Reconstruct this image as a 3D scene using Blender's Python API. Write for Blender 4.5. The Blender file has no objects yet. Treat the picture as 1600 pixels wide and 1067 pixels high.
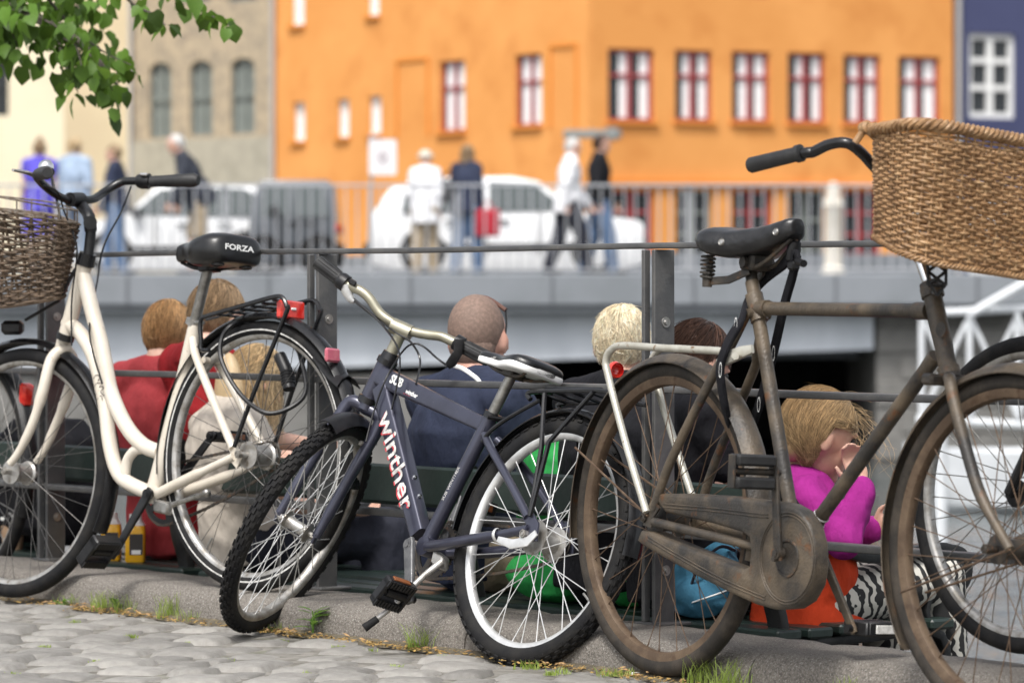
import bpy, bmesh, math, random
from mathutils import Vector as V, Matrix
random.seed(11)
R_ = math.radians
sc = bpy.context.scene
COL = sc.collection

# ------------------------------------------------------------------ camera, sky, sun, exposure
F, U0, V0, H = 6000.0, 800.0, 457.0, 0.86        # long lens measured on the 1600 px photograph, eye 0.86 m above the setts
cam = bpy.data.cameras.new('camera'); camo = bpy.data.objects.new('camera', cam); COL.objects.link(camo)
camo.location = (0, 0, H); camo.rotation_euler = (R_(90), 0, 0)
cam.lens = 135; cam.sensor_width = 36; cam.shift_y = -(533.5-V0)/1600; cam.clip_end = 2000
cam.dof.use_dof = True; cam.dof.focus_distance = 9.0; cam.dof.aperture_fstop = 5.2; cam.dof.aperture_blades = 0
sc.camera = camo
SUN_EL, SUN_AZ = R_(56), R_(-160)
w = bpy.data.worlds.new('World'); sc.world = w; w.use_nodes = True
nt = w.node_tree; bg = nt.nodes['Background']
sky = nt.nodes.new('ShaderNodeTexSky'); sky.sky_type = 'NISHITA'; sky.sun_disc = False
sky.sun_elevation = SUN_EL; sky.sun_rotation = SUN_AZ; sky.air_density = 1.0; sky.dust_density = 4.0
hs = nt.nodes.new('ShaderNodeHueSaturation'); hs.inputs['Saturation'].default_value = .28
nt.links.new(sky.outputs[0], hs.inputs['Color']); nt.links.new(hs.outputs[0], bg.inputs[0])
bg.inputs[1].default_value = 0.15
sl = bpy.data.lights.new('sun', 'SUN'); sl.energy = 1.5; sl.angle = R_(12); sl.color = (1, .97, .92)
so = bpy.data.objects.new('sun', sl); COL.objects.link(so)
sd = V((math.cos(SUN_EL)*math.sin(SUN_AZ), math.cos(SUN_EL)*math.cos(SUN_AZ), math.sin(SUN_EL)))
so.rotation_euler = sd.to_track_quat('Z', 'Y').to_euler(); so.location = (0, 0, 30)
sc.view_settings.view_transform = 'Standard'; sc.view_settings.look = 'None'; sc.view_settings.gamma = 1
sc.view_settings.use_curve_mapping = False; sc.view_settings.exposure = 0.72

# ------------------------------------------------------------------ places
def at(u, v, Y): return V(((u-U0)/F*Y, Y, H-(v-V0)/F*Y))       # point of the place at depth Y seen at a pixel
ES, EN, Z = V((.615, -.789, 0)).normalized(), V((.789, .615, 0)).normalized(), V((0, 0, 1))
K0 = V((.288, 8.63, 0))                                            # foot of the kerb
def W(s, n, z): return K0 + ES*s + EN*n + Z*z                      # along kerb, across kerb, up
def pick(u, v, P0, N, c=0):                                        # where the sight line meets a plane through P0
    o = V((0, 0, H)); d = at(u, v, 1)-o
    return o + d*((P0+N*c-o).dot(N)/d.dot(N))
def lerp(a, b, t): return a+(b-a)*t
rnd = random.uniform

# ------------------------------------------------------------------ mesh helpers
def cr(pts, k=5, closed=False):
    P = [V(p) for p in pts]; n = len(P); out = []
    for i in range(n if closed else n-1):
        g = lambda j: P[j % n] if closed else P[min(max(j, 0), n-1)]
        p0, p1, p2, p3 = g(i-1), g(i), g(i+1), g(i+2)
        for j in range(k):
            t = j/k
            out.append(.5*((2*p1)+(p2-p0)*t+(2*p0-5*p1+4*p2-p3)*t*t+(3*p1-p0-3*p2+p3)*t**3))
    if not closed: out.append(P[-1])
    return out
def circ(n, q=1): return [(math.cos(2*math.pi*i/n), q*math.sin(2*math.pi*i/n)) for i in range(n)]
def rrect(a, b, r, k=3):
    o = []
    for cx, cy, s in ((a-r, b-r, 0), (-a+r, b-r, 1), (-a+r, -b+r, 2), (a-r, -b+r, 3)):
        for j in range(k+1):
            t = math.pi/2*(s+j/k); o.append((cx+r*math.cos(t), cy+r*math.sin(t)))
    return o
class MB:
    def __init__(s): s.v = []; s.f = []; s.m = []; s.k = 0
    def add(s, vs, fs):
        o = len(s.v); s.v += [V(x) for x in vs]; s.f += [tuple(i+o for i in f) for f in fs]; s.m += [s.k]*len(fs); return s
    def sweep(s, pts, sec, sca=1, up=None, closed=False, caps=True):
        P = [V(p) for p in pts]; n = len(P); m = len(sec); vs = []
        if not hasattr(sca, '__len__'): sca = [sca]*n
        N = None; pt = None
        for i in range(n):
            if closed: t = P[(i+1) % n]-P[i-1]
            else: t = P[min(i+1, n-1)]-P[max(i-1, 0)]
            if t.length < 1e-9: t = pt or V((0, 0, 1))
            t = t.normalized()
            if up is not None: N = V(up)-t*V(up).dot(t)
            elif N is None: N = t.orthogonal()
            else: N = N-t*N.dot(t)
            if N.length < 1e-6: N = t.orthogonal()
            N.normalize(); B = t.cross(N); pt = t
            for x, y in sec: vs.append(P[i]+B*(x*sca[i])+N*(y*sca[i]))
        fs = []
        for i in range(n if closed else n-1):
            a, b = i*m, ((i+1) % n)*m
            for j in range(m):
                k = (j+1) % m; fs.append((a+j, a+k, b+k, b+j))
        if caps and not closed: fs += [tuple(range(m))[::-1], tuple(range((n-1)*m, n*m))]
        return s.add(vs, fs)
    def tube(s, pts, r, n=10, closed=False, caps=True):
        return s.sweep(pts, circ(n), r, None, closed, caps)
    def cyl(s, p, q, r, n=14, r2=None): return s.sweep([p, q], circ(n), [r, r if r2 is None else r2])
    def lathe(s, prof, P, ax, n=48, closed=False, a0=0, a1=2*math.pi, ref=None):
        ax = V(ax).normalized(); e1 = V(ref) if ref is not None else ax.orthogonal()
        e1 = (e1-ax*e1.dot(ax)).normalized(); e2 = ax.cross(e1); m = len(prof); full = abs(a1-a0-2*math.pi) < 1e-6
        k = n if full else n+1; vs = []
        for i in range(k):
            t = a0+(a1-a0)*i/n; d = e1*math.cos(t)+e2*math.sin(t)
            for r, h in prof: vs.append(V(P)+d*r+ax*h)
        fs = []
        for i in range(n):
            a, b = i*m, ((i+1) % k)*m
            for j in range(m if closed else m-1):
                q = (j+1) % m; fs.append((a+j, b+j, b+q, a+q))
        if not full and closed: fs += [tuple(range(m))[::-1], tuple(range(n*m, n*m+m))]
        return s.add(vs, fs)
    def box(s, c, x, y, z, b=0.0):
        # c centre, x y z half-axis vectors, b chamfer in metres
        c, x, y, z = V(c), V(x), V(y), V(z)
        if b <= 0:
            vs = [c+x*i+y*j+z*k for k in (-1, 1) for j in (-1, 1) for i in (-1, 1)]
            return s.add(vs, [(0, 2, 3, 1), (4, 5, 7, 6), (0, 1, 5, 4), (2, 6, 7, 3), (0, 4, 6, 2), (1, 3, 7, 5)])
        ix, iy, iz = [max(0, 1-b/max(a.length, 1e-6)) for a in (x, y, z)]
        vs = []; idx = {}
        for k in (-1, 1):
            for j in (-1, 1):
                for i in (-1, 1):
                    for ax in range(3):
                        f = [ix, iy, iz]; f[ax] = 1
                        idx[(i, j, k, ax)] = len(vs); vs.append(c+x*(i*f[0])+y*(j*f[1])+z*(k*f[2]))
        fs = []
        for ax in range(3):
            o = [a for a in range(3) if a != ax]
            for sg in (-1, 1):
                q = []
                for d in ((-1, -1), (1, -1), (1, 1), (-1, 1)):
                    t = [0, 0, 0]; t[ax] = sg; t[o[0]], t[o[1]] = d; q.append(idx[(*t, ax)])
                fs.append(tuple(q))
        for ax in range(3):
            o = [a for a in range(3) if a != ax]
            for d in ((-1, -1), (1, -1), (1, 1), (-1, 1)):
                t = [0, 0, 0]; t[o[0]], t[o[1]] = d; t2 = t[:]; t[ax] = -1; t2[ax] = 1
                fs.append((idx[(*t, o[0])], idx[(*t2, o[0])], idx[(*t2, o[1])], idx[(*t, o[1])]))
        for k in (-1, 1):
            for j in (-1, 1):
                for i in (-1, 1): fs.append(tuple(idx[(i, j, k, a)] for a in range(3)))
        return s.add(vs, fs)
    def ball(s, c, x, y=None, z=None, n=16, m=10):
        if y is None: x, y, z = V((x, 0, 0)), V((0, x, 0)), V((0, 0, x))
        c = V(c); vs = [c-z]
        for i in range(1, m):
            t = math.pi*i/m
            for j in range(n):
                a = 2*math.pi*j/n; vs.append(c+x*(math.sin(t)*math.cos(a))+y*(math.sin(t)*math.sin(a))-z*math.cos(t))
        vs.append(c+z); fs = [(0, 1+(j+1) % n, 1+j) for j in range(n)]
        for i in range(m-2):
            for j in range(n):
                a = 1+i*n; fs.append((a+j, a+(j+1) % n, a+n+(j+1) % n, a+n+j))
        e = len(vs)-1; a = 1+(m-2)*n
        fs += [(a+j, a+(j+1) % n, e) for j in range(n)]
        return s.add(vs, fs)
    def prism(s, poly, d):
        # poly: list of points in order, d extrusion vector
        n = len(poly); vs = [V(p) for p in poly]+[V(p)+V(d) for p in poly]
        return s.add(vs, [tuple(range(n))[::-1], tuple(range(n, 2*n))]+[(i, (i+1) % n, n+(i+1) % n, n+i) for i in range(n)])
    def loft(s, rings, caps=True):
        m = len(rings[0]); vs = [p for r in rings for p in r]; fs = []
        for i in range(len(rings)-1):
            for j in range(m):
                k = (j+1) % m; fs.append((i*m+j, i*m+k, (i+1)*m+k, (i+1)*m+j))
        if caps: fs += [tuple(range(m))[::-1], tuple(range((len(rings)-1)*m, len(rings)*m))]
        return s.add(vs, fs)
def setp(o, parent):
    o.parent = parent; o.matrix_parent_inverse = parent.matrix_basis.inverted()
def tag(o, label=None, cat=None, group=None, kind=None):
    for k, x in (('label', label), ('category', cat), ('group', group), ('kind', kind)):
        if x: o[k] = x
    return o
def mesh_of(name, m, mats, sm=40, base=None):
    me = bpy.data.meshes.new(name); b = base or V((0, 0, 0))
    me.from_pydata([tuple(p-b) for p in m.v], [], m.f)
    for x in (mats if isinstance(mats, (list, tuple)) else [mats]): me.materials.append(x)
    if max(m.m, default=0) > 0: me.polygons.foreach_set('material_index', m.m)
    if sm: me.shade_smooth(); me.set_sharp_from_angle(angle=R_(sm))
    me.update(); return me
def obj(name, m, mats, parent=None, sm=40, fix=False):
    xs = [p.x for p in m.v]; ys = [p.y for p in m.v]; zs = [p.z for p in m.v]
    b = V(((min(xs)+max(xs))/2, (min(ys)+max(ys))/2, min(zs)))
    me = mesh_of(name, m, mats, sm, b)
    if fix:
        bm = bmesh.new(); bm.from_mesh(me); bmesh.ops.recalc_face_normals(bm, faces=bm.faces); bm.to_mesh(me); bm.free()
    o = bpy.data.objects.new(name, me); COL.objects.link(o); o.location = b
    if parent: setp(o, parent)
    return o
def inst(name, me, loc, rot=None, sca=None, parent=None, mat4=None):
    o = bpy.data.objects.new(name, me); COL.objects.link(o)
    if mat4 is not None: o.matrix_basis = mat4
    else:
        o.location = loc
        if rot is not None: o.rotation_euler = rot
        if sca is not None: o.scale = sca
    if parent: setp(o, parent)
    return o
def empty(name, loc, label, cat, group=None):
    o = bpy.data.objects.new(name, None); COL.objects.link(o); o.location = loc; o.empty_display_size = .1
    return tag(o, label, cat, group)
def basis(x, y, z, p):
    m = Matrix.Identity(4)
    for i, a in enumerate((x, y, z, p)):
        for j in range(3): m[j][i] = a[j]
    return m
def remesh(m, vox, it=4, fac=.5):
    me = bpy.data.meshes.new('tmp'); me.from_pydata([tuple(p) for p in m.v], [], m.f)
    o = bpy.data.objects.new('tmp', me); COL.objects.link(o)
    r = o.modifiers.new('r', 'REMESH'); r.mode = 'VOXEL'; r.voxel_size = vox
    if it: q = o.modifiers.new('s', 'SMOOTH'); q.iterations = it; q.factor = fac
    dg = bpy.context.evaluated_depsgraph_get(); e = o.evaluated_get(dg); t = e.to_mesh()
    out = MB(); out.v = [x.co.copy() for x in t.vertices]; out.f = [tuple(p.vertices) for p in t.polygons]; out.m = [0]*len(out.f)
    e.to_mesh_clear(); bpy.data.objects.remove(o); bpy.data.meshes.remove(me)
    return out
def text(name, body, size, mat4, mat, parent, ext=.0006, shear=0, sx=1):
    cu = bpy.data.curves.new('t', 'FONT'); cu.body = body; cu.size = size; cu.extrude = ext; cu.shear = shear; cu.resolution_u = 3
    cu.align_x = 'CENTER'; cu.align_y = 'CENTER'
    t = bpy.data.objects.new('t', cu); COL.objects.link(t)
    dg = bpy.context.evaluated_depsgraph_get(); me = bpy.data.meshes.new_from_object(t.evaluated_get(dg))
    bpy.data.objects.remove(t); me.name = name; me.materials.clear(); me.materials.append(mat)
    o = bpy.data.objects.new(name, me); COL.objects.link(o); o.matrix_basis = mat4 @ Matrix.Diagonal((sx, 1, 1, 1))
    setp(o, parent); return o

# ------------------------------------------------------------------ materials
def mat(name, c1, c2=None, scale=12, rough=.5, metal=0, ramp=(.42, .62), c3=None, s3=60, r3=(.6, .68), bump=0, bs=150, rand=0, coat=0, detail=5, spec=.5, stretch=None, sss=0, emit=0):
    m = bpy.data.materials.new(name); m.use_nodes = True; t = m.node_tree; N = t.nodes; L = t.links
    b = N['Principled BSDF']; b.inputs['Roughness'].default_value = rough; b.inputs['Metallic'].default_value = metal
    b.inputs['Coat Weight'].default_value = coat; b.inputs['Specular IOR Level'].default_value = spec
    if sss: b.inputs['Subsurface Weight'].default_value = sss; b.inputs['Subsurface Radius'].default_value = (.01, .004, .002)
    tc = N.new('ShaderNodeTexCoord'); src = tc.outputs['Object']
    if stretch:
        mp = N.new('ShaderNodeMapping'); mp.inputs['Scale'].default_value = stretch; L.new(src, mp.inputs[0]); src = mp.outputs[0]
    col = None
    def nz(s, r):
        n = N.new('ShaderNodeTexNoise'); n.inputs['Scale'].default_value = s; n.inputs['Detail'].default_value = detail; n.inputs['Roughness'].default_value = .6
        L.new(src, n.inputs['Vector']); q = N.new('ShaderNodeMapRange'); q.inputs[1].default_value, q.inputs[2].default_value = r
        L.new(n.outputs['Fac'], q.inputs[0]); return q.outputs[0]
    def mix(f, a, bb):
        x = N.new('ShaderNodeMix'); x.data_type = 'RGBA'; L.new(f, x.inputs[0])
        for s_, i in ((a, 6), (bb, 7)):
            if isinstance(s_, tuple): x.inputs[i].default_value = (*s_, 1)
            else: L.new(s_, x.inputs[i])
        return x.outputs[2]
    cur = tuple(c1)
    if c2: cur = mix(nz(scale, ramp), cur, tuple(c2))
    if c3: cur = mix(nz(s3, r3), cur, tuple(c3))
    if rand:
        oi = N.new('ShaderNodeObjectInfo'); h = N.new('ShaderNodeHueSaturation')
        q = N.new('ShaderNodeMapRange'); q.inputs[3].default_value = 1-rand; q.inputs[4].default_value = 1+rand
        L.new(oi.outputs['Random'], q.inputs[0]); L.new(q.outputs[0], h.inputs['Value'])
        if isinstance(cur, tuple): h.inputs['Color'].default_value = (*cur, 1)
        else: L.new(cur, h.inputs['Color'])
        cur = h.outputs[0]
    if isinstance(cur, tuple): b.inputs['Base Color'].default_value = (*cur, 1)
    else: L.new(cur, b.inputs['Base Color'])
    if bump:
        n = N.new('ShaderNodeTexNoise'); n.inputs['Scale'].default_value = bs; n.inputs['Detail'].default_value = 4; L.new(src, n.inputs['Vector'])
        bp = N.new('ShaderNodeBump'); bp.inputs['Strength'].default_value = min(1, bump); bp.inputs['Distance'].default_value = .004 if bump <= 1 else .004*bump
        L.new(n.outputs['Fac'], bp.inputs['Height']); L.new(bp.outputs[0], b.inputs['Normal'])
    return m
def glassy(name, c, alpha=1):
    m = mat(name, c, rough=.06, spec=.8); return m
m_cream = mat('cream paint', (.64, .585, .50), (.58, .52, .43), 9, .3, coat=.4, c3=(.36, .30, .22), s3=38, r3=(.66, .76))
m_black = mat('black paint', (.006, .006, .007), (.012, .012, .013), 20, .25)
m_blackm = mat('black plastic', (.007, .007, .008), (.013, .013, .014), 40, .36, bump=.15, bs=600, spec=.4)
m_rubber = mat('rubber', (.009, .009, .010), (.018, .017, .016), 22, .75, bump=.3, bs=300, spec=.25)
m_rubberd = mat('dusty rubber', (.022, .019, .016), (.05, .041, .032), 15, .8, bump=.3, bs=300, spec=.3)
m_grip = mat('grip rubber', (.02, .02, .021), (.03, .03, .03), 30, .5, bump=.2, bs=500, spec=.35)
m_steel = mat('dull steel', (.42, .41, .39), (.25, .24, .22), 40, .38, .9, c3=(.16, .11, .07), s3=70, r3=(.62, .72))
m_alu = mat('aluminium', (.72, .72, .71), (.60, .60, .59), 30, .38, .6)
m_crank = mat('dark worn alloy', (.10, .10, .105), (.16, .16, .16), 30, .45, .5, c3=(.4, .4, .4), s3=90, r3=(.66, .7))
m_spoke = mat('dull dark spoke', (.16, .155, .15), (.09, .085, .08), 60, .4, .8)
m_alud = mat('dirty aluminium', (.46, .45, .43), (.28, .26, .23), 30, .45, .7, c3=(.15, .11, .07), s3=50, r3=(.62, .72))
m_chrome = mat('chrome', (.7, .7, .7), rough=.15, metal=1)
m_post = mat('seat post steel', (.30, .29, .27), (.20, .19, .17), 50, .35, .8)
m_blue = mat('slate blue paint', (.050, .052, .078), (.040, .041, .062), 14, .30, .45, coat=.4, c3=(.18, .17, .17), s3=120, r3=(.70, .74))
m_champ = mat('champagne bar', (.36, .34, .26), (.30, .28, .21), 20, .35, .6)
m_rust = mat('grimy brown paint', (.030, .027, .024), (.14, .106, .07), 7, .48, .1, ramp=(.40, .66), c3=(.13, .055, .02), s3=24, r3=(.60, .72), bump=.4, bs=160)
m_rustd = mat('grimy dark paint', (.028, .025, .022), (.07, .055, .04), 14, .5, .15, c3=(.13, .065, .03), s3=45, r3=(.58, .70), bump=.35, bs=180)
m_rustrim = mat('rusty rim', (.085, .055, .034), (.14, .096, .06), 16, .6, .25, c3=(.06, .03, .015), s3=40, r3=(.58, .72), bump=.3)
m_rustsp = mat('rusty spoke', (.10, .062, .04), (.17, .115, .075), 40, .6, .5)
m_galv = mat('worn silver paint', (.50, .49, .43), (.40, .38, .32), 18, .42, .35, c3=(.20, .12, .06), s3=40, r3=(.62, .70))
m_leather = mat('black leather', (.008, .008, .009), (.015, .015, .016), 25, .33, bump=.5, bs=60)
m_saddle = mat('black vinyl', (.006, .006, .007), (.011, .011, .011), 30, .28, bump=.12, bs=400)
m_white = mat('white print', (.78, .78, .76), rough=.5)
m_whitew = mat('worn white', (.66, .65, .62), (.40, .39, .37), 60, .5, c3=(.09, .09, .12), s3=90, r3=(.60, .66))
m_redp = mat('red print', (.50, .05, .06), rough=.5)
m_redlens = mat('red reflector', (.55, .018, .015), (.70, .05, .03), 60, .15, coat=.6)
m_pinkref = mat('faded red reflector', (.50, .11, .16), (.56, .17, .2), 40, .35)
m_orange_r = mat('orange reflector', (.20, .07, .025), rough=.35)
m_wick = mat('golden wicker', (.33, .19, .088), (.20, .108, .045), 22, .5, c3=(.46, .30, .155), s3=60, r3=(.52, .7), bump=.3, bs=200)
m_wickd = mat('weathered wicker', (.135, .092, .06), (.068, .046, .03), 30, .75, c3=(.25, .21, .17), s3=55, r3=(.56, .72), bump=.4, bs=200)
m_wire = mat('old wire', (.22, .19, .16), (.12, .08, .05), 60, .6, .5)
m_rail = mat('grey painted steel', (.085, .086, .088), (.125, .122, .118), 10, .42, .3, c3=(.20, .19, .175), s3=55, r3=(.66, .74), bump=.2, bs=120)
m_bench = mat('dark green paint', (.016, .028, .024), (.025, .04, .034), 8, .38, bump=.2, bs=60)
m_iron = mat('black iron', (.016, .017, .018), (.03, .03, .03), 20, .4, .3, bump=.2)
m_kerb = mat('kerb granite', (.195, .175, .152), (.09, .08, .07), 150, .9, ramp=(.4, .66), c3=(.36, .34, .31), s3=260, r3=(.56, .64), bump=1, bs=220, rand=.06)
m_cob = mat('sett stone', (.34, .325, .30), (.25, .237, .217), 6, .75, ramp=(.35, .7), c3=(.20, .185, .165), s3=40, r3=(.60, .74), bump=1, bs=110, rand=.2)
m_joint = mat('sandy joints', (.25, .235, .21), (.13, .12, .10), 18, .95, c3=(.13, .145, .07), s3=5, r3=(.60, .72), bump=1, bs=200)
m_grass = mat('grass', (.22, .31, .05), (.33, .42, .11), 40, .5, rand=.15)
m_weed = mat('weed leaf', (.12, .24, .04), (.18, .32, .06), 40, .5)
m_leaf = mat('linden leaf', (.065, .135, .018), (.11, .20, .028), 30, .5, rand=.6, spec=.35)
m_bark = mat('bark', (.06, .05, .04), (.11, .095, .08), 20, .9, bump=1, bs=60)
m_flake = mat('dry seed husks', (.42, .27, .08), (.30, .19, .07), 30, .9)
def leafy(m, f=.4):
    t = m.node_tree; o = next(n for n in t.nodes if n.type == 'OUTPUT_MATERIAL'); b = t.nodes['Principled BSDF']; tr = t.nodes.new('ShaderNodeBsdfTranslucent'); mx = t.nodes.new('ShaderNodeMixShader'); mx.inputs[0].default_value = f
    lk = next((l for l in t.links if l.to_socket == b.inputs['Base Color']), None)
    if lk:
        h = t.nodes.new('ShaderNodeHueSaturation'); h.inputs['Value'].default_value = 1.6; h.inputs['Hue'].default_value = .485; t.links.new(lk.from_socket, h.inputs['Color']); t.links.new(h.outputs[0], tr.inputs['Color'])
    t.links.new(b.outputs[0], mx.inputs[1]); t.links.new(tr.outputs[0], mx.inputs[2]); t.links.new(mx.outputs[0], o.inputs['Surface'])
for m_ in (m_leaf, m_weed, m_grass): leafy(m_)
m_skin = mat('skin', (.58, .33, .24), (.64, .40, .31), 14, .5, sss=.06)
m_skinr = mat('sunburnt skin', (.58, .29, .21), (.62, .36, .28), 10, .5, sss=.06)
def cloth(n, c, k=.75, s=9): return mat(n, c, tuple(x*k for x in c), s, .85, bump=4.5, bs=16, spec=.2, stretch=(1, 1, .55))
def hairm(n, c, k=.55): return [mat(n, c, tuple(x*(.5+k*.5) for x in c), 60, .42, spec=.45), mat('dark '+n, tuple(x*k*.8 for x in c), tuple(x*k*.6 for x in c), 60, .5, spec=.3), mat('light '+n, tuple(min(.9, x*1.5) for x in c), tuple(min(.9, x*1.25) for x in c), 60, .4, spec=.5)]
m_red, m_red2, m_navy, m_blk = cloth('red cotton', (.46, .060, .068)), cloth('dark red cotton', (.33, .02, .025)), cloth('navy cotton', (.034, .042, .075)), cloth('black cotton', (.012, .012, .015))
m_green, m_mag, m_orng = cloth('green cotton', (.035, .34, .08)), cloth('magenta wool', (.36, .024, .24), .75), cloth('orange red knit', (.62, .06, .018), .85)
m_denim, m_jean, m_beige, m_whitec = cloth('blue nylon', (.06, .20, .31)), cloth('jeans', (.13, .20, .33)), cloth('beige cotton', (.42, .34, .24)), cloth('white cotton', (.80, .80, .82), .93)
m_char, m_lblue, m_purple, m_dk = cloth('charcoal wool', (.045, .05, .065)), cloth('light blue cotton', (.38, .48, .62)), cloth('violet cotton', (.12, .10, .55)), cloth('dark trousers', (.03, .032, .045))
m_shoe = mat('shoes', (.03, .028, .026), rough=.6)
m_hbr, m_hred, m_hbl, m_hwh, m_hdk, m_hgirl, m_hgrey = hairm('brown hair', (.34, .235, .14), .7), hairm('reddish hair', (.44, .265, .125), .7), hairm('blonde hair', (.58, .43, .25), .75), hairm('pale blonde hair', (.82, .71, .52), .92), hairm('dark brown hair', (.075, .04, .028)), hairm('dark blonde hair', (.42, .29, .155), .72), hairm('white hair', (.68, .67, .65), .95)
m_stub = mat('shaved hair', (.17, .115, .09), (.24, .16, .125), 120, .7, bump=.4, bs=500)

# ------------------------------------------------------------------ street, kerb, quay, water
def sheet(name, corners, m, kind='structure'):
    b = MB(); b.add(corners, [tuple(range(len(corners)))]); return tag(obj(name, b, m, sm=0), kind=kind)
pave = sheet('pavement', [W(-45, .02, -.007), W(-45, -60, -.007), W(45, -60, -.007), W(45, .02, -.007)], m_joint)
def cobble_mesh(i):
    rr = random.Random(100+i); b = MB(); hx, hy = .5, .5; nx, ny = 9, 9; vs = []; tx, ty = rr.uniform(-.004, .004), rr.uniform(-.004, .004)
    for j in range(ny):
        for k in range(nx):
            x, y = 2*k/(nx-1)-1, 2*j/(ny-1)-1
            e = max(abs(x), abs(y)); r = (abs(x)**8+abs(y)**8)**.125
            sx, sy = x*(e/r if r else 1), y*(e/r if r else 1)
            z = .009*(1-abs(sx)**4)*(1-abs(sy)**4)*.78+tx*sx+ty*sy+rr.uniform(-.0016, .0016)
            if e > .99: z = -.03
            elif e > .7: z -= .003
            vs.append((sx*hx*(1+rr.uniform(-.035, .035)), sy*hy*(1+rr.uniform(-.035, .035)), z))
    b.add(vs, [(j*nx+k, j*nx+k+1, (j+1)*nx+k+1, (j+1)*nx+k) for j in range(ny-1) for k in range(nx-1)])
    return mesh_of('cobblestone', b, m_cob, 80)
cm = [cobble_mesh(i) for i in range(14)]
RX, RY = V((.96, -.28, 0)), V((.28, .96, 0))
cnt = 0
stones = []
for j in range(-18, 28):
    off = rnd(0, .2); x = -3.0+off; dy = .15
    while x < 3.2:
        wd = rnd(.105, .185); c = V((-.6, 9.3, 0))+RX*(x+wd/2)+RY*(j*dy+.018*math.sin(x*3+j)); x += wd+.004
        n = (c-K0).dot(EN)
        if n > -.085: continue
        stones.append((n, c, wd, dy))
def inview(c):
    u = 800+F*c.x/c.y; v = V0+F*H/c.y
    return u > -260 and v < 1180
stones = [q for q in stones if inview(q[1])]
stones.sort(key=lambda q: -q[1].y); stones = stones[:298]
for n, c, wd, dy in stones:
    inst('cobblestone', random.choice(cm), c+Z*rnd(-.006, .006)-Z*.004, (rnd(-.02, .02), rnd(-.02, .02), -.283+rnd(-.04, .04)+random.choice((0, math.pi))), (wd*1.09, dy*1.10, 1), pave)
# strip of narrow stones along the kerb foot
for i in range(44):
    s = -3.6+i*.145
    c = W(s, -.045, 0)
    if inview(c): inst('cobblestone', random.choice(cm), c+Z*rnd(-.014, -.006), (0, 0, math.atan2(ES.y, ES.x)+rnd(-.05, .05)), (.142, .075, .8), pave)
# kerb of granite blocks
kerb = MB(); kerb.add([W(-45, .29, -.4), W(45, .29, -.4), W(45, .29, .06), W(-45, .29, .06)], [(0, 1, 2, 3)])
kerb = tag(obj('kerb', kerb, m_kerb, sm=0), kind='structure')
prof = [(-.004, -.05), (0, .035), (.006, .055), (.018, .071), (.034, .080), (.06, .084), (.20, .086), (.272, .083), (.28, .075), (.285, -.1)]
for i in range(-6, 5):
    s0 = .37+i*1.02; s1 = s0+1.014; b = MB(); rings = []; rr = random.Random(i+50)
    K = 24
    for k in range(K+1):
        s = lerp(s0, s1, k/K); e = .004 if k in (0, K) else 0
        rings.append([W(s, n+rr.uniform(-.0025, .0025)+e*(1 if n < .1 else -1), z-e+rr.uniform(-.0022, .0022)+.006*math.sin(i*2.1)*(k/K-.5)) for n, z in prof])
    b.loft(rings); obj('kerb_stone', b, m_kerb, kerb, 60)
m_quay = mat('quay stone', (.06, .058, .055), (.04, .04, .038), 4, .85, bump=.6, bs=40)
b = MB(); b.box(W(0, 1.2, -1.0), ES*45, EN*.9, Z*.64); tag(obj('quay', b, m_quay, sm=0), kind='structure')
m_water = mat('canal water', (.06, .075, .075), (.09, .10, .10), .6, .12, spec=.6, bump=1, bs=2.2)
for n in m_water.node_tree.nodes:
    if n.type == 'BUMP': n.inputs['Distance'].default_value = .10
water = sheet('water', [W(-90, 2.1, -1.3), W(60, 2.1, -1.3), V((120, 58, -1.3)), V((-120, 58, -1.3))], m_water)

# ------------------------------------------------------------------ railing
def wn(p, q): return (p-q).normalized()
rail = empty('railing', W(-.24, .26, .085), 'dark grey steel railing with three flat rails along the quay kerb', 'railing')
RN = .26
for z, hz in ((.968, .007), (.6325, .0085), (.299, .009)):
    b = MB()
    pts = [W(-6+i*.25, RN+(.0015*math.sin(i*1.7)), z+.0015*math.sin(i*.9)) for i in range(45)]
    b.sweep(pts, rrect(.018, hz, .003, 2), 1, Z); obj('rail', b, m_rail, rail, 50)
for i in range(-3, 3):
    s = -.242+i*1.366
    b = MB(); b.box(W(s, RN+.012, .52), ES*.006, EN*.031, Z*.44, .002); po = obj('post', b, m_rail, rail, 30)
    b = MB(); b.box(W(s, RN+.012, .087), ES*.045, EN*.05, Z*.004, .002); obj('base_plate', b, m_rail, po, 30)
    b = MB(); b.box(W(s-.02, RN-.024, .525), ES*.006, EN*.009, Z*.434, .0015); obj('stile', b, m_rail, rail, 30)
    for zz in (.79, .21):
        b = MB(); b.lathe([(0, .006), (.006, .006), (.007, .002), (.0125, .002), (.013, 0)], W(s, RN+.015, zz)+ES*.0062, ES, 16); obj('bolt', b, m_steel, po, 30)

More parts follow.
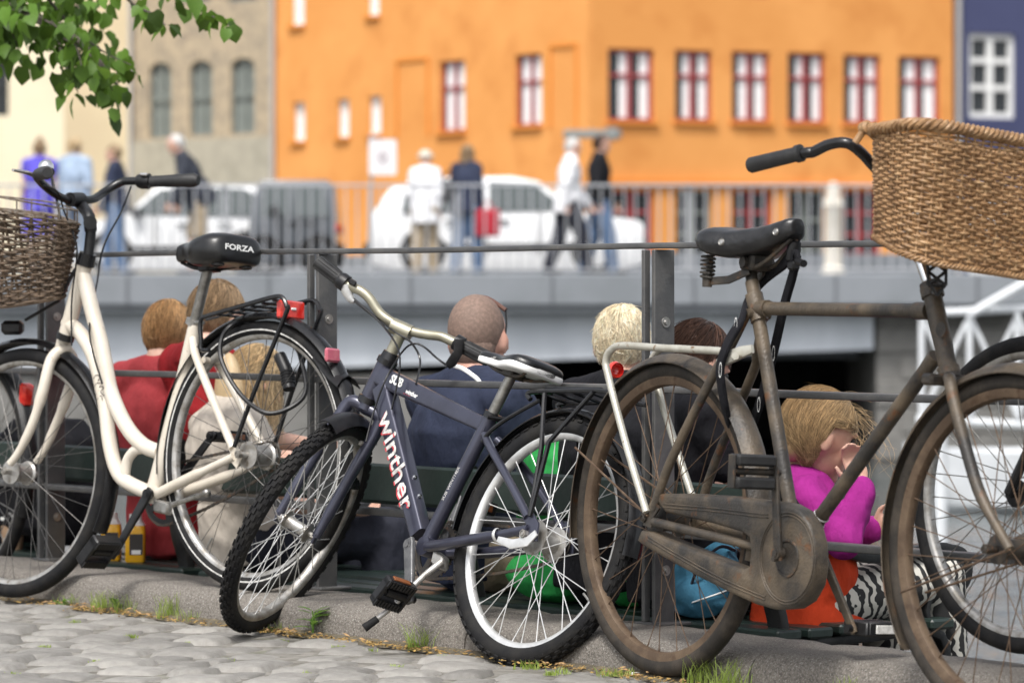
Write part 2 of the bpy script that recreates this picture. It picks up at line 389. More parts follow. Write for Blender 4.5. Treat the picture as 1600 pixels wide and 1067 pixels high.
# ------------------------------------------------------------------ benches
def bench(s0, s1, label, mids):
    r = empty('bench', W((s0+s1)/2, .58, -.36), label, 'bench', 'quayside benches')
    for k in range(6):
        b = MB(); b.box(W((s0+s1)/2, .40+k*.098, .072+.004*(k == 2)), ES*((s1-s0)/2), EN*.039, Z*.013, .006); obj('seat_slat', b, m_bench, r, 30)
    for k in range(1):
        b = MB(); b.box(W((s0+s1)/2, .352, .362), ES*((s1-s0)/2), EN*.012-Z*.002, Z*.052, .008); obj('back_board', b, m_bench, r, 30)
    for s in (s0+.06, s1-.06)+mids:
        b = MB(); f = []
        f += cr([W(s, .39, .42), W(s, .375, .30), W(s, .39, .18), W(s, .42, .06), W(s, .40, -.12), W(s, .36, -.36)], 5)
        b.sweep(f, rrect(.012, .026, .004, 2), 1, ES); b.k = 0
        b.sweep(cr([W(s, .42, .04), W(s, .68, .05), W(s, .92, .04), W(s, .93, -.15), W(s, .98, -.36)], 5), rrect(.012, .026, .004, 2), 1, ES)
        obj('leg_frame', b, m_iron, r, 40)
        if s in mids: continue
        a = [W(s, .385, .44), W(s, .44, .38), W(s, .537, .285), W(s, .70, .235), W(s, .90, .25)]
        c0 = (.965, .19)
        for i in range(15):
            t = R_(100-i*45); rad = .056*(1-i/17); a.append(W(s, c0[0]+rad*math.cos(t), c0[1]+rad*math.sin(t)))
        b = MB(); b.sweep(cr(a, 4), rrect(.013, .022, .004, 2), 1, ES); b.ball(W(s, *c0), ES*.03, EN*.016, Z*.016)
        b.sweep(cr([W(s, .91, .16), W(s, .88, .10), W(s, .91, .04)], 5), rrect(.007, .018, .003, 2), 1, ES)
        obj('scrolled_armrest', b, m_iron, r, 40)
    return r
bench(-2.36, .06, 'dark green slatted bench with scrolled iron arms behind the blue bicycle', (-1.15,))
bench(-4.85, -2.44, 'dark green slatted bench behind the cream bicycle, holding cup and bottles', ())

# ------------------------------------------------------------------ bridge
m_conc = mat('grey bridge steel', (.205, .22, .24), (.17, .185, .20), 1.2, .6, bump=.1)
m_concd = mat('dark bridge edge', (.12, .13, .145), (.10, .11, .12), 1, .6)
m_girder = mat('pale bridge girder', (.50, .53, .57), (.39, .42, .46), 1.2, .6, ramp=(.4, .7), stretch=(1.5, 1, .25))
m_stone = mat('bridge stone', (.17, .165, .155), (.11, .108, .10), 1.6, .85, bump=.5, bs=6)
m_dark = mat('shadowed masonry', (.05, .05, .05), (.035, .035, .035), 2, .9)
m_road = mat('asphalt', (.11, .11, .11), (.08, .08, .08), 3, .9)
m_pick = mat('bridge railing paint', (.36, .37, .39), rough=.5)
DZ = 1.07
bank = MB(); bank.box(V((0, 133, -.2)), V((120, 0, 0)), V((0, 75, 0)), Z*(DZ+.2-.004)); bank = tag(obj('far_street', bank, m_road, sm=0), kind='structure')
br = empty('bridge', V((-8, 47, -1.3)), 'low grey road bridge crossing the canal behind the benches', 'bridge')
b = MB(); b.box(V((0, 52.6, DZ-.13)), V((60, 0, 0)), V((0, 5.5, 0)), Z*.134); obj('deck', b, m_road, br, 0)
b = MB(); b.box(V((0, 47.0, .895)), V((60, 0, 0)), V((0, .12, 0)), Z*.195, .02); fas = obj('fascia', b, m_conc, br, 30)
b = MB(); b.box(V((0, 47.03, .655)), V((60, 0, 0)), V((0, .10, 0)), Z*.043, .01); obj('drip_edge', b, m_concd, br, 30)
for i in range(26):
    b = MB(); x = -22+i*1.73; b.box(V((x, 46.87, .895)), V((.012, 0, 0)), V((0, .015, 0)), Z*.185); obj('fascia_joint', b, m_concd, fas, 0)
b = MB(); b.prism([V((-60, 47.3, .65)), V((-60, 47.3, -.25)), V((-3, 47.3, -.09)), V((4.45, 47.3, .16)), V((4.45, 47.3, .65))], V((0, .25, 0))); obj('girder', b, m_girder, br, 0)
for i in range(4):
    b = MB(); b.box(V((-28, 49+i*2.2, .32)), V((32.4, 0, 0)), V((0, .15, 0)), Z*.30); obj('cross_beam', b, m_concd, br, 0)
b = MB(); b.box(V((24.5, 49.5, -.3)), V((20, 0, 0)), V((0, 2.1, 0)), Z*1.0); ab = obj('abutment', b, m_stone, br, 0)
for r_ in range(5):
    for k in range(5):
        b = MB(); b.box(V((4.8+k*.62+(r_ % 2)*.3, 47.39, -1.05+r_*.33)), V((.30, 0, 0)), V((0, .03, 0)), Z*.155, .015); obj('stone', b, m_stone, ab, 30)
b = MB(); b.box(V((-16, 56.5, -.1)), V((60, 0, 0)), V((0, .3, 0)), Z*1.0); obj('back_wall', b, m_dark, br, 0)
b = MB(); b.box(V((-15.6, 48.2, -.75)), V((15.5, 0, 0)), V((0, .8, 0)), Z*.6, .03); obj('quay_wall', b, m_stone, br, 30)
br2 = empty('bridge_railing', V((0, 47, DZ)), 'light grey picket railing along the edge of the bridge', 'railing')
for z, h in ((DZ+1.10, .016), (DZ+.07, .012)):
    b = MB(); b.box(V((1, 47, z)), V((13, 0, 0)), V((0, .025, 0)), Z*h, .006); obj('rail', b, m_pick, br2, 30)
pm = MB(); pm.box(V((0, 0, .565)), V((.0085, 0, 0)), V((0, .0085, 0)), Z*.505); pm = mesh_of('picket', pm, m_pick, 0)
for i in range(130): inst('picket', pm, V((-8+i*.142, 47, DZ)), parent=br2)
pm = MB(); pm.box(V((0, 0, .56)), V((.022, 0, 0)), V((0, .03, 0)), Z*.56, .004); pm = mesh_of('post', pm, m_pick, 0)
for i in range(8): inst('post', pm, V((-9.2+i*2.84, 47.06, DZ)), parent=br2)

# ------------------------------------------------------------------ houses on the far side
m_glassd = mat('dark window glass', (.03, .035, .04), rough=.05, spec=.7)
m_curt = mat('white curtain', (.86, .86, .86), (.74, .74, .75), 8, .9, stretch=(6, 6, .4))
m_redw = mat('red window paint', (.36, .055, .06), (.29, .05, .05), 4, .5)
m_whw = mat('white window paint', (.78, .78, .76), rough=.5)
m_grw = mat('grey shutter', (.20, .22, .20), (.15, .165, .155), 3, .6)
m_ora = mat('orange plaster', (.67, .285, .072), (.74, .33, .092), .45, .85, c3=(.56, .21, .045), s3=1.1, r3=(.52, .78), bump=.3, bs=20)
m_orad = mat('orange ledge', (.66, .24, .035), (.72, .27, .045), .5, .85)
m_brk = mat('beige brick', (.42, .34, .235), (.31, .26, .19), 3.5, .9, c3=(.23, .19, .15), s3=7, r3=(.54, .68), bump=.6, bs=14)
m_brk2 = mat('greyish brick', (.38, .35, .28), (.31, .29, .23), 3.5, .9, bump=.6, bs=14)
m_crm = mat('cream plaster', (.82, .75, .56), (.76, .69, .51), .5, .85)
m_crm2 = mat('tan plaster', (.66, .56, .37), (.60, .50, .33), .5, .85)
m_navyw = mat('navy plaster', (.052, .060, .135), (.045, .052, .12), .5, .8)
m_slate = mat('roof tiles', (.22, .09, .06), (.15, .07, .05), 3, .8)
class Facade:
    def __init__(s, name, label, p, q, wall, rects, zt=16.0, depth=7.0, thick=.3, mats=None):
        # p, q: (pixel u, depth Y) of the two ends; rects: pixel boxes of the openings
        s.P = V(((p[0]-U0)/F*p[1], p[1], 0)); s.Q = V(((q[0]-U0)/F*q[1], q[1], 0))
        s.D = (s.Q-s.P).normalized(); s.N = s.D.cross(Z); s.L = (s.Q-s.P).length
        s.root = empty(name, (s.P+s.Q)/2+Z*DZ, label, 'building')
        s.thick = thick; s.R = [s.rect(*r) for r in rects]
        xs = sorted({0, s.L}|{round(a, 4) for r in s.R for a in r[:2]}); zs = sorted({DZ-.1, zt}|{round(a, 4) for r in s.R for a in r[2:]})
        b = MB()
        for i in range(len(xs)-1):
            for j in range(len(zs)-1):
                cx, cz = (xs[i]+xs[i+1])/2, (zs[j]+zs[j+1])/2
                if any(r[0] < cx < r[1] and r[2] < cz < r[3] for r in s.R): continue
                b.add([s.pt(xs[i], zs[j]), s.pt(xs[i+1], zs[j]), s.pt(xs[i+1], zs[j+1]), s.pt(xs[i], zs[j+1])], [(0, 1, 2, 3)])
        for x0, x1, z0, z1 in s.R:
            c = [(x0, z0), (x1, z0), (x1, z1), (x0, z1)]
            for k in range(4):
                a, d = c[k], c[(k+1) % 4]
                b.add([s.pt(*a), s.pt(*d), s.pt(*d, thick), s.pt(*a, thick)], [(0, 1, 2, 3)])
        n = s.N
        for (a, d) in ((s.P, s.P-n*depth), (s.Q, s.Q-n*depth), (s.P-n*depth, s.Q-n*depth)):
            b.add([a+Z*(DZ-.1), d+Z*(DZ-.1), d+Z*zt, a+Z*zt], [(0, 1, 2, 3)])
        s.wall = obj('wall', b, wall, s.root, 0)
        b = MB(); c = [s.P+n*.3, s.Q+n*.3, s.Q-n*depth, s.P-n*depth]; md = [(c[0]+c[3])/2+Z*(zt+3), (c[1]+c[2])/2+Z*(zt+3)]
        c = [k+Z*(zt+.001) for k in c]
        b.add(c+md, [(0, 1, 5, 4), (2, 3, 4, 5), (0, 4, 3), (1, 2, 5), (3, 2, 1, 0)]); obj('roof', b, m_slate, s.root, 0)
    def pt(s, x, z, d=0): return s.P+s.D*x+Z*z-s.N*d
    def pix(s, u, v):
        p = pick(u, v, s.P, s.N); return (p-s.P).dot(s.D), p.z
    def rect(s, u0, u1, v0, v1):
        um, vm = (u0+u1)/2, (v0+v1)/2
        a, d = s.pix(u0, vm)[0], s.pix(u1, vm)[0]; e, f = s.pix(um, v1)[1], s.pix(um, v0)[1]
        return (min(a, d), max(a, d), e, f)
    def window(s, i, frame, cols=2, splits=(), curtain=0, glass=None, fw=.05, d=.12, arch=False, sill=None, bars=()):
        x0, x1, z0, z1 = s.R[i]; b = MB(); w_, h_ = x1-x0, z1-z0
        def bar(xa, xb, za, zb, dd=0, t=.04): b.box((s.pt(xa, za, d-dd)+s.pt(xb, zb, d-dd))/2, s.D*((xb-xa)/2), s.N*t, Z*((zb-za)/2))
        bar(x0, x0+fw, z0, z1); bar(x1-fw, x1, z0, z1); bar(x0+fw, x1-fw, z0, z0+fw); bar(x0+fw, x1-fw, z1-fw, z1)
        xc = [x0+fw]
        for k in range(1, cols):
            x = lerp(x0, x1, k/cols); bar(x-fw*.6, x+fw*.6, z0+fw, z1-fw, .004); xc.append(x)
        xc.append(x1-fw)
        zc = [z0+fw]
        for f in splits:
            z = lerp(z0, z1, f); bar(x0+fw, x1-fw, z-fw*.5, z+fw*.5, .008); zc.append(z)
        zc.append(z1-fw)
        if arch:
            K = 8; c = (x0+x1)/2; hw = w_/2
            for sg in (-1, 1):
                pts = [(c+sg*hw, z1)]+[(c+sg*hw*math.cos(t), z1-.28*w_+.28*w_*math.sin(t)) for t in [math.pi/2*k/K for k in range(K+1)]]
                b.k = 1; b.prism([s.pt(x, z, -.004) for x, z in pts], -s.N*.2); b.k = 0
        wo = obj('window', b, [frame, m_brk], s.root, 0)
        for k in range(len(xc)-1):
            for j in range(len(zc)-1):
                p = MB(); a, e = s.pt(xc[k], zc[j], d+.02), s.pt(xc[k+1], zc[j+1], d+.02)
                p.box((a+e)/2, s.D*((xc[k+1]-xc[k])/2), s.N*.004, Z*((zc[j+1]-zc[j])/2)); obj('pane', p, glass or m_glassd, wo, 0)
                if curtain:
                    q = MB(); ww = xc[k+1]-xc[k]; lo = xc[k]+ww*(1-curtain); n_ = 8
                    top = [s.pt(lerp(lo, xc[k+1]-.005, t/n_), zc[j]+.01, d+.010-.006*(t % 2)) for t in range(n_+1)]
                    q.add(top+[p_+Z*(zc[j+1]-zc[j]-.02) for p_ in top], [(t, t+1, n_+2+t, n_+1+t) for t in range(n_)]); obj('curtain', q, m_curt, wo, 0)
        if sill:
            q = MB(); q.box(s.pt((x0+x1)/2, z0-.03, -.03), s.D*(w_/2+.05), s.N*.06, Z*.03); obj('sill', q, sill, wo, 0)
        return wo
fb = Facade('orange_house', 'orange plastered house corner wing with narrow slit windows and recessed panels', (428, 78.5), (919.6, 70.0), m_ora,
    [(455, 475, -40, 40), (574, 592, -40, 25), (458, 476, 160, 221), (527, 545, 155, 215), (576, 595, 150, 210), (686, 726, 95, 206), (804, 846, 85, 197)], depth=.25)
for i in range(5): fb.window(i, m_whw, 1, (), 1, fw=.03, sill=m_orad)
for i in (5, 6): fb.window(i, m_redw, 2, (.62,), .85, fw=.045, sill=m_orad)
for r in ((622, 668, 96, 214), (862, 900, 74, 200)):
    x0, x1, z0, z1 = fb.rect(*r); b = MB()
    for (xa, xb, za, zb) in ((x0-.05, x0, z0, z1), (x1, x1+.05, z0, z1), (x0-.05, x1+.05, z1, z1+.06)):
        b.box((fb.pt(xa, za)+fb.pt(xb, zb))/2, fb.D*((xb-xa)/2), fb.N*.04, Z*((zb-za)/2))
    obj('blind_panel_moulding', b, m_orad, fb.root, 0)
rw = [(950, 1022, 77, 190), (1055, 1113, 79, 190), (1144, 1203, 81, 191), (1231, 1290, 83, 193), (1318, 1376, 86, 194), (1404, 1469, 89, 196)]
gd = [(955, 1022, 297, 398), (1056, 1113, 297, 400), (1144, 1207, 297, 400), (1232, 1290, 298, 432), (1316, 1376, 298, 400), (1404, 1469, 298, 400)]
up = [(945, 1022, -90, -8), (1055, 1113, -90, -6), (1144, 1203, -90, -4)]
fc = Facade('orange_house', 'long orange house front with a row of six red casement windows', (920, 70.0), (1489, 73.6), m_ora, rw+gd+up)
for i in range(6): fc.window(i, m_redw, 2, (.64,), .46+.06*(i % 3), fw=.06, sill=m_orad)
for i in range(6, 12): fc.window(i, m_redw if i % 2 == 0 else m_grw, 2, (.33, .66), 0, fw=.06)
for i in range(12, 15): fc.window(i, m_redw, 2, (.64,), .5, fw=.06)
for fx in (fb, fc):
    b = MB(); b.box(fx.pt(fx.L/2, DZ+.22, -.04), fx.D*(fx.L/2-.03), fx.N*.04, Z*.30); obj('plinth', b, m_conc, fx.root, 0)
b = MB(); x, z = fc.pix(1200, 288); b.box(fc.pt(fc.L/2, z, -.05), fc.D*(fc.L/2-.05), fc.N*.05, Z*.05); obj('string_course', b, m_orad, fc.root, 0)
fe = Facade('brick_house', 'weathered beige brick house with arched grey windows', (205, 81.5), (427.5, 78.5), m_brk,
    [(233, 268, 98, 216), (296, 332, 95, 212), (360, 398, 91, 209), (285, 330, -60, 4), (355, 400, -60, 3)])
for i in range(5): fe.window(i, m_grw, 2, (.5,), 0, glass=m_grw if i < 3 else None, fw=.06, arch=i < 3)
x0, z0 = fe.pix(205, 222); b = MB(); b.box(fe.pt(fe.L/2, (z0+DZ)/2, -.03), fe.D*(fe.L/2-.02), fe.N*.03, Z*((z0-DZ)/2)); obj('plinth', b, m_brk2, fe.root, 0)
ff = Facade('tan_house', 'narrow tan plastered house front behind the leaves', (101, 81.0), (204.5, 81.4), m_crm2, [])
fg = Facade('cream_house', 'pale cream plastered house at the left edge with dark window', (-140, 80.0), (100.5, 81.0), m_crm, [(-22, 14, 95, 181), (-100, -64, 95, 181), (-22, 14, -60, 10)])
for i in range(3): fg.window(i, m_glassd, 2, (.5,), 0, fw=.04)
fh = Facade('navy_house', 'navy blue house at the right edge with white six-pane window', (1491, 73.7), (1760, 75.5), m_navyw, [(1514, 1587, 53, 185), (1640, 1712, 55, 187), (1514, 1587, 300, 430)])
for i in range(3): fh.window(i, m_whw, 2, (.36, .68), 0, fw=.11)
for fx, x, nm in ((fh, .06, 'drainpipe'), (fe, .05, 'drainpipe'), (fb, .06, 'drainpipe')):
    b = MB(); b.tube([fx.pt(x, DZ, -.07), fx.pt(x, 15, -.07)], .055, 10); obj(nm, b, mat('zinc pipe', (.42, .41, .40), rough=.5, metal=.3), fx.root)

# ------------------------------------------------------------------ overhanging tree
tree = empty('linden_tree', V((-4.6, 12.6, 0)), 'leafy green linden branches hanging into the top left corner', 'tree')
tp = lambda u, v, Y: at(u, v, Y)
b = MB(); tr = cr([V((-4.6, 12.6, -.4)), V((-4.55, 12.55, 1.2)), V((-4.5, 12.6, 2.6)), V((-4.4, 12.7, 4.2)), V((-4.5, 12.9, 6))], 6)
b.tube(tr, [lerp(.2, .07, i/(len(tr)-1)) for i in range(len(tr))], 12); obj('trunk', b, m_bark, tree)
limbs = [[V((-4.48, 12.6, 2.7)), V((-3.4, 12.3, 2.75)), tp(-330, -270, 12.0), tp(-60, -170, 11.9), tp(150, -95, 11.8), tp(260, -55, 11.7)],
         [V((-4.5, 12.6, 2.2)), V((-3.6, 12.3, 2.3)), tp(-420, -100, 12.1), tp(-120, -40, 12.0), tp(40, 20, 12.0), tp(130, 70, 11.9), tp(195, 150, 11.9)],
         [V((-4.45, 12.6, 3.4)), V((-3.8, 12.9, 3.5)), V((-3, 13.2, 3.5)), V((-2.2, 13.3, 3.2))],
         [V((-4.5, 12.6, 3.0)), V((-5.4, 12.2, 3.5)), V((-6.2, 12.0, 3.6))]]
for l in limbs:
    q = cr(l, 6); b = MB(); b.tube(q, [lerp(.045, .004, (i/(len(q)-1))**.7) for i in range(len(q))], 8); obj('limb', b, m_bark, tree)
def leaf_mesh(i):
    rr = random.Random(i+300); b = MB(); n = 7; vs = []; prof = [(0, .02), (.06, .30), (.22, .46), (.42, .48), (.62, .37), (.82, .19), (1, .0)]
    bend = rr.uniform(.1, .35); fold = rr.uniform(.1, .35)
    for t, h in prof:
        zz = -bend*t*t; sh = -.09 if .01 < t < .1 else 0
        for sg in (-1, 0, 1): vs.append((sg*h*(1+rr.uniform(-.1, .1)), t+(sh if sg else 0), zz+abs(sg)*h*fold+rr.uniform(-.02, .02)))
    b.add(vs, [(3*k+j, 3*k+j+1, 3*k+j+4, 3*k+j+3) for k in range(6) for j in (0, 1)])
    return mesh_of('leaf', b, m_leaf, 60)
lm = [leaf_mesh(i) for i in range(8)]
twigs = [([(-90, -60), (20, 10), (80, 50), (150, 95), (185, 165)], 11.9, 100, 30), ([(-60, -30), (10, 40), (30, 80)], 12.0, 70, 34), ([(-40, 20), (40, 20), (110, 60), (130, 115)], 11.8, 80, 36),
         ([(60, -20), (110, 40), (160, 80), (205, 102)], 12.0, 32, 20), ([(170, -40), (205, 5), (245, 25), (258, 40)], 11.7, 22, 16), ([(235, -35), (290, 2), (330, 25), (375, 48)], 11.7, 24, 12),
         ([(0, -30), (60, -10), (120, 10), (150, 30)], 12.1, 80, 34), ([(90, 60), (105, 110), (122, 145)], 11.9, 16, 18), ([(-60, 60), (-20, 70), (5, 75)], 12.0, 22, 24)]
for pts, Y, n, jit in twigs:
    q = cr([tp(u, v, Y+rnd(-.1, .1)) for u, v in pts], 6)
    b = MB(); b.tube(q, [lerp(.006, .0015, i/(len(q)-1)) for i in range(len(q))], 6); obj('twig', b, m_bark, tree)
    for i in range(n):
        p = q[min(int((i+rnd(0, 1))/n*len(q)), len(q)-1)]+V((rnd(-1, 1)*jit*.0019, rnd(-.22, .22), rnd(-1, .8)*jit*.0019))
        s = rnd(.038, .06); inst('leaf', random.choice(lm), p, (rnd(-1.9, -.5), rnd(-.5, .5), rnd(0, 6.28)), (s, s*1.08, s), tree)

# ------------------------------------------------------------------ bicycle building blocks
from mathutils.bvhtree import BVHTree
class Bike:
    def __init__(s, name, label, Pr, Pf, lean):
        s.Pr, s.Pf = Pr, Pf; s.A = (Pf-Pr).normalized(); C = s.A.cross(Z).normalized()
        if C.y > 0: C = -C
        B = s.A.cross(C); B = B if B.z > 0 else -B; l = R_(lean)
        s.B = B*math.cos(l)-C*math.sin(l); s.C = C*math.cos(l)+B*math.sin(l)
        g = (Pr+Pf)/2; s.root = empty(name, V((g.x, g.y, 0)), label, 'bicycle', 'bicycles parked along the kerb')
    def p(s, u, v, c=0): return pick(u, v, s.Pr, s.C, c)
    def ps(s, *q): return [s.p(*x) for x in q]
    def L(s, a, b, c=0): return s.Pr+s.A*a+s.B*b+s.C*c
    def ab(s, P): d = P-s.Pr; return d.dot(s.A), d.dot(s.B), d.dot(s.C)
    def mir(s, P): return P-s.C*(2*(P-s.Pr).dot(s.C))
    def o(s, name, m, mt, par=None, sm=40): return obj(name, m, mt, par or s.root, sm)
SPOKES = {}
def wheel(bk, C, N, R, tw, rimm, tyrem, spokem, rimw=.026, rimd=.016, hubr=.022, hubw=.032, hubm=None, flr=.03, knob=0, ns=36, sr=.0012, rot=0, nut=.055, wall=None, par=None):
    N = N.normalized(); e1 = N.orthogonal().normalized(); e2 = N.cross(e1); t = tw/2
    Ro = R-tw*.80; Ri = Ro-rimd; w_ = rimw/2
    b = MB(); b.lathe([(Ro+.004, -w_), (Ro-.008, -w_), (Ri+.003, -w_*.75), (Ri, -w_*.4), (Ri, w_*.4), (Ri+.003, w_*.75), (Ro-.008, w_), (Ro+.004, w_), (Ro-.001, w_*.7), (Ro-.001, -w_*.7)], C, N, 72, True)
    wo = obj('wheel', b, rimm, par or bk.root, 35)
    b = MB(); pr = []
    for i in range(14):
        a = 2*math.pi*i/14; pr.append((R-t+t*math.cos(a), t*1.02*math.sin(a)))
    b.lathe(pr, C, N, 84, True)
    if knob:
        for k in range(knob):
            for row, (ph, off) in enumerate(((-.95, .5), (-.48, 0), (-.12, .5), (.22, 0), (.58, .5), (.98, 0))):
                th = 2*math.pi*(k+off)/knob; d = e1*math.cos(th)+e2*math.sin(th); g = N.cross(d)
                o = d*math.cos(ph)+N*math.sin(ph); q = -d*math.sin(ph)+N*math.cos(ph)
                b.box(C+d*(R-t)+o*(t+.0006), g*(R*math.pi/knob*.50), q*(t*.14), o*.0032)
    if wall:
        b.k = 1
        for sg in (-1, 1): b.lathe([(R-t-.002, sg*t*1.025), (R-t-.006, sg*t*1.02)], C, N, 84)
    obj('tyre', b, [tyrem, wall or tyrem], wo, 40)
    b = MB(); b.lathe([(.006, nut), (.008, nut-.004), (.008, hubw+.004), (flr*.5, hubw+.004), (flr, hubw+.0015), (flr, hubw-.0015), (hubr, hubw-.006), (hubr*.92, 0), (hubr, -hubw+.006), (flr, -hubw+.0015), (flr, -hubw-.0015), (flr*.5, -hubw-.004), (.008, -hubw-.004), (.008, -nut+.004), (.006, -nut)], C, N, 24)
    for sg in (-1, 1): b.cyl(C+N*sg*(nut-.014), C+N*sg*(nut-.002), .0105, 6)
    obj('hub', b, hubm or m_alu, wo, 30)
    P = []
    for i in range(ns):
        sg = 1 if i % 2 else -1; th = 2*math.pi*i/ns+rot; al = th+R_(62)*(1 if (i//2) % 2 else -1)
        P.append((C+(e1*math.cos(al)+e2*math.sin(al))*(flr*.88)+N*sg*hubw, C+(e1*math.cos(th)+e2*math.sin(th))*(Ri+.002)+N*sg*.004))
    Ln = (P[0][1]-P[0][0]).length; key = (round(Ln, 4), sr, spokem.name)
    if key not in SPOKES:
        m = MB(); m.tube([V((0, 0, 0)), V((0, 0, Ln*.94)), V((0, 0, Ln))], [sr, sr, sr*1.7], 6); SPOKES[key] = mesh_of('spoke', m, spokem, 40)
    for p, q in P:
        d = (q-p).normalized(); x = d.orthogonal().normalized(); inst('spoke', SPOKES[key], None, parent=wo, mat4=basis(x, d.cross(x), d, p))
    v = MB(); d = e1*math.cos(rot+.1)+e2*math.sin(rot+.1); v.cyl(C+d*Ri, C+d*(Ri-.035), .0032, 8); obj('valve', v, m_steel, wo)
    return wo
def fender(bk, name, C, N, R, w_, a0, a1, m, depth=.014, par=None, A=None, B=None, tail=None):
    A = A or bk.A; B = B or bk.B; ax = A.cross(B).normalized(); K = 7; o_, i_ = [], []
    for k in range(K):
        x = -1+2*k/(K-1); r = R-depth*abs(x)**2.2; o_.append((r, x*w_/2)); i_.append((r-.0022, x*w_/2*.97))
    b = MB(); b.lathe(o_+i_[::-1], C, ax, 44, True, R_(a0), R_(a1), A); return obj(name, b, m, par or bk.root, 50)
def saddle(bk, st, P, fw, upv, m, n=22, name='saddle', ex=.62, cant=0):
    upv = (upv-fw*upv.dot(fw)).normalized(); rt = fw.cross(upv); rings = []
    for t, hw, top, th in st:
        ring = []
        for i in range(n):
            a = 2*math.pi*i/n; c_, s_ = math.cos(a), math.sin(a)
            x = hw*math.copysign(abs(c_)**ex, c_); z = math.copysign(abs(s_)**ex, s_)
            z = top-th/2+(z*th/2 if z > 0 else z*th/2*(.75+.25*abs(c_)))
            ring.append(P+fw*t+rt*x+upv*z)
        rings.append(ring)
    R2 = []
    for j in range(n):
        col_ = cr([r[j] for r in rings], 4); R2.append(col_)
    rr = [[R2[j][i] for j in range(n)] for i in range(len(R2[0]))]
    b = MB(); b.loft(rr); return bk.o(name, b, m, None, 60), b
def pedal(bk, P, sp, fw, m, L_=.095, W_=.06, T_=.02, refl=None, cage=False):
    # P inner end of the spindle, sp spindle direction outwards, fw direction across the pedal
    sp, fw = sp.normalized(), fw.normalized(); up = sp.cross(fw).normalized()
    b = MB(); b.cyl(P-sp*.015, P+sp*L_, .0085, 12)
    for sg in (-1, 1):
        b.box(P+sp*(.012+L_/2)+fw*sg*W_*.42, sp*(L_/2), fw*W_*.14, up*T_*.62, .004)
        if cage:
            for k in range(9): b.box(P+sp*(.012+L_*(k+.5)/9)+fw*sg*W_*.42+up*T_*.66, sp*.003, fw*W_*.13, up*.002)
    for d in (.012, L_+.006): b.box(P+sp*d, sp*.006, fw*W_*.54, up*T_*.58, .003)
    if cage: b.lathe([(.008, -.03), (.013, -.03), (.013, .03), (.008, .03)], P+sp*(L_*.55), sp, 12)
    o = bk.o('pedal', b, m)
    if refl:
        for sg in (-1, 1):
            q = MB(); q.box(P+sp*(.012+L_/2)+fw*sg*W_*.575, sp*L_*.3, fw*.002, up*T_*.35, .001); obj('reflector', q, refl, o)
    return o
def crank(bk, P, Q, m, w0=.014, w1=.010, t=.006):
    b = MB(); d = (Q-P).normalized(); side = bk.C
    b.sweep([P-d*.016, P, lerp(P, Q, .5), Q, Q+d*.012], rrect(1, .45, .3, 3), [w0*.8, w0, (w0+w1)/2, w1*1.05, w1*.8], side)
    b.cyl(P-side*.009, P+side*.009, .0135, 18); b.cyl(P+side*.008, P+side*.0115, .008, 12)
    return bk.o('crank_arm', b, m)
def chainring(bk, P, r, m, axis, teeth=40):
    b = MB(); N = axis.normalized(); e1 = N.orthogonal().normalized(); e2 = N.cross(e1); pr = []
    b.lathe([(r*.82, -.002), (r, -.0015), (r, .0015), (r*.82, .002)], P, N, 60, True)
    b.lathe([(.012, -.003), (.03, -.002), (.03, .002), (.012, .003)], P, N, 24, True)
    for k in range(5):
        a = 2*math.pi*k/5; d = e1*math.cos(a)+e2*math.sin(a); b.sweep([P+d*.02, P+d*r*.86], rrect(.01, .002, .001, 1), 1, N)
    for k in range(teeth):
        a = 2*math.pi*k/teeth; d = e1*math.cos(a)+e2*math.sin(a); b.box(P+d*(r+.002), d*.003, N.cross(d)*.0022, N*.0012)
    return bk.o('chainring', b, m)
def chain(bk, P, r1, Q, r2, m):
    # links around two sprockets centred at P and Q in the bicycle plane
    A, B = bk.A, bk.B; d = (Q-P); L_ = d.length; d.normalize(); n = bk.C.cross(d).normalized(); pts = []
    for i in range(13):
        a = math.pi/2+math.pi*i/12; pts.append(P+d*(r1*math.cos(a))+n*(r1*math.sin(a)))
    k = 46
    lo = [lerp(P-n*r1, Q-n*r2, i/k)-Z*.010*math.sin(math.pi*i/k) for i in range(1, k)]; pts += lo
    for i in range(9):
        a = -math.pi/2+math.pi*i/8; pts.append(Q+d*(r2*math.cos(a))+n*(r2*math.sin(a)))
    pts += [lerp(Q+n*r2, P+n*r1, i/k) for i in range(1, k)]
    b = MB(); b.sweep(pts, rrect(.0035, .0018, .001, 1), [1.0 if i % 2 else 1.35 for i in range(len(pts))], bk.C, True); return bk.o('chain', b, m)
def tubes(bk, name, specs, m, par=None, n=12):
    b = MB()
    for pts, r in specs:
        if hasattr(r, '__len__') and len(r) != len(pts):
            r = [lerp(r[0], r[1], i/(len(pts)-1)) for i in range(len(pts))]
        b.tube(pts, r, n)
    return bk.o(name, b, m, par)
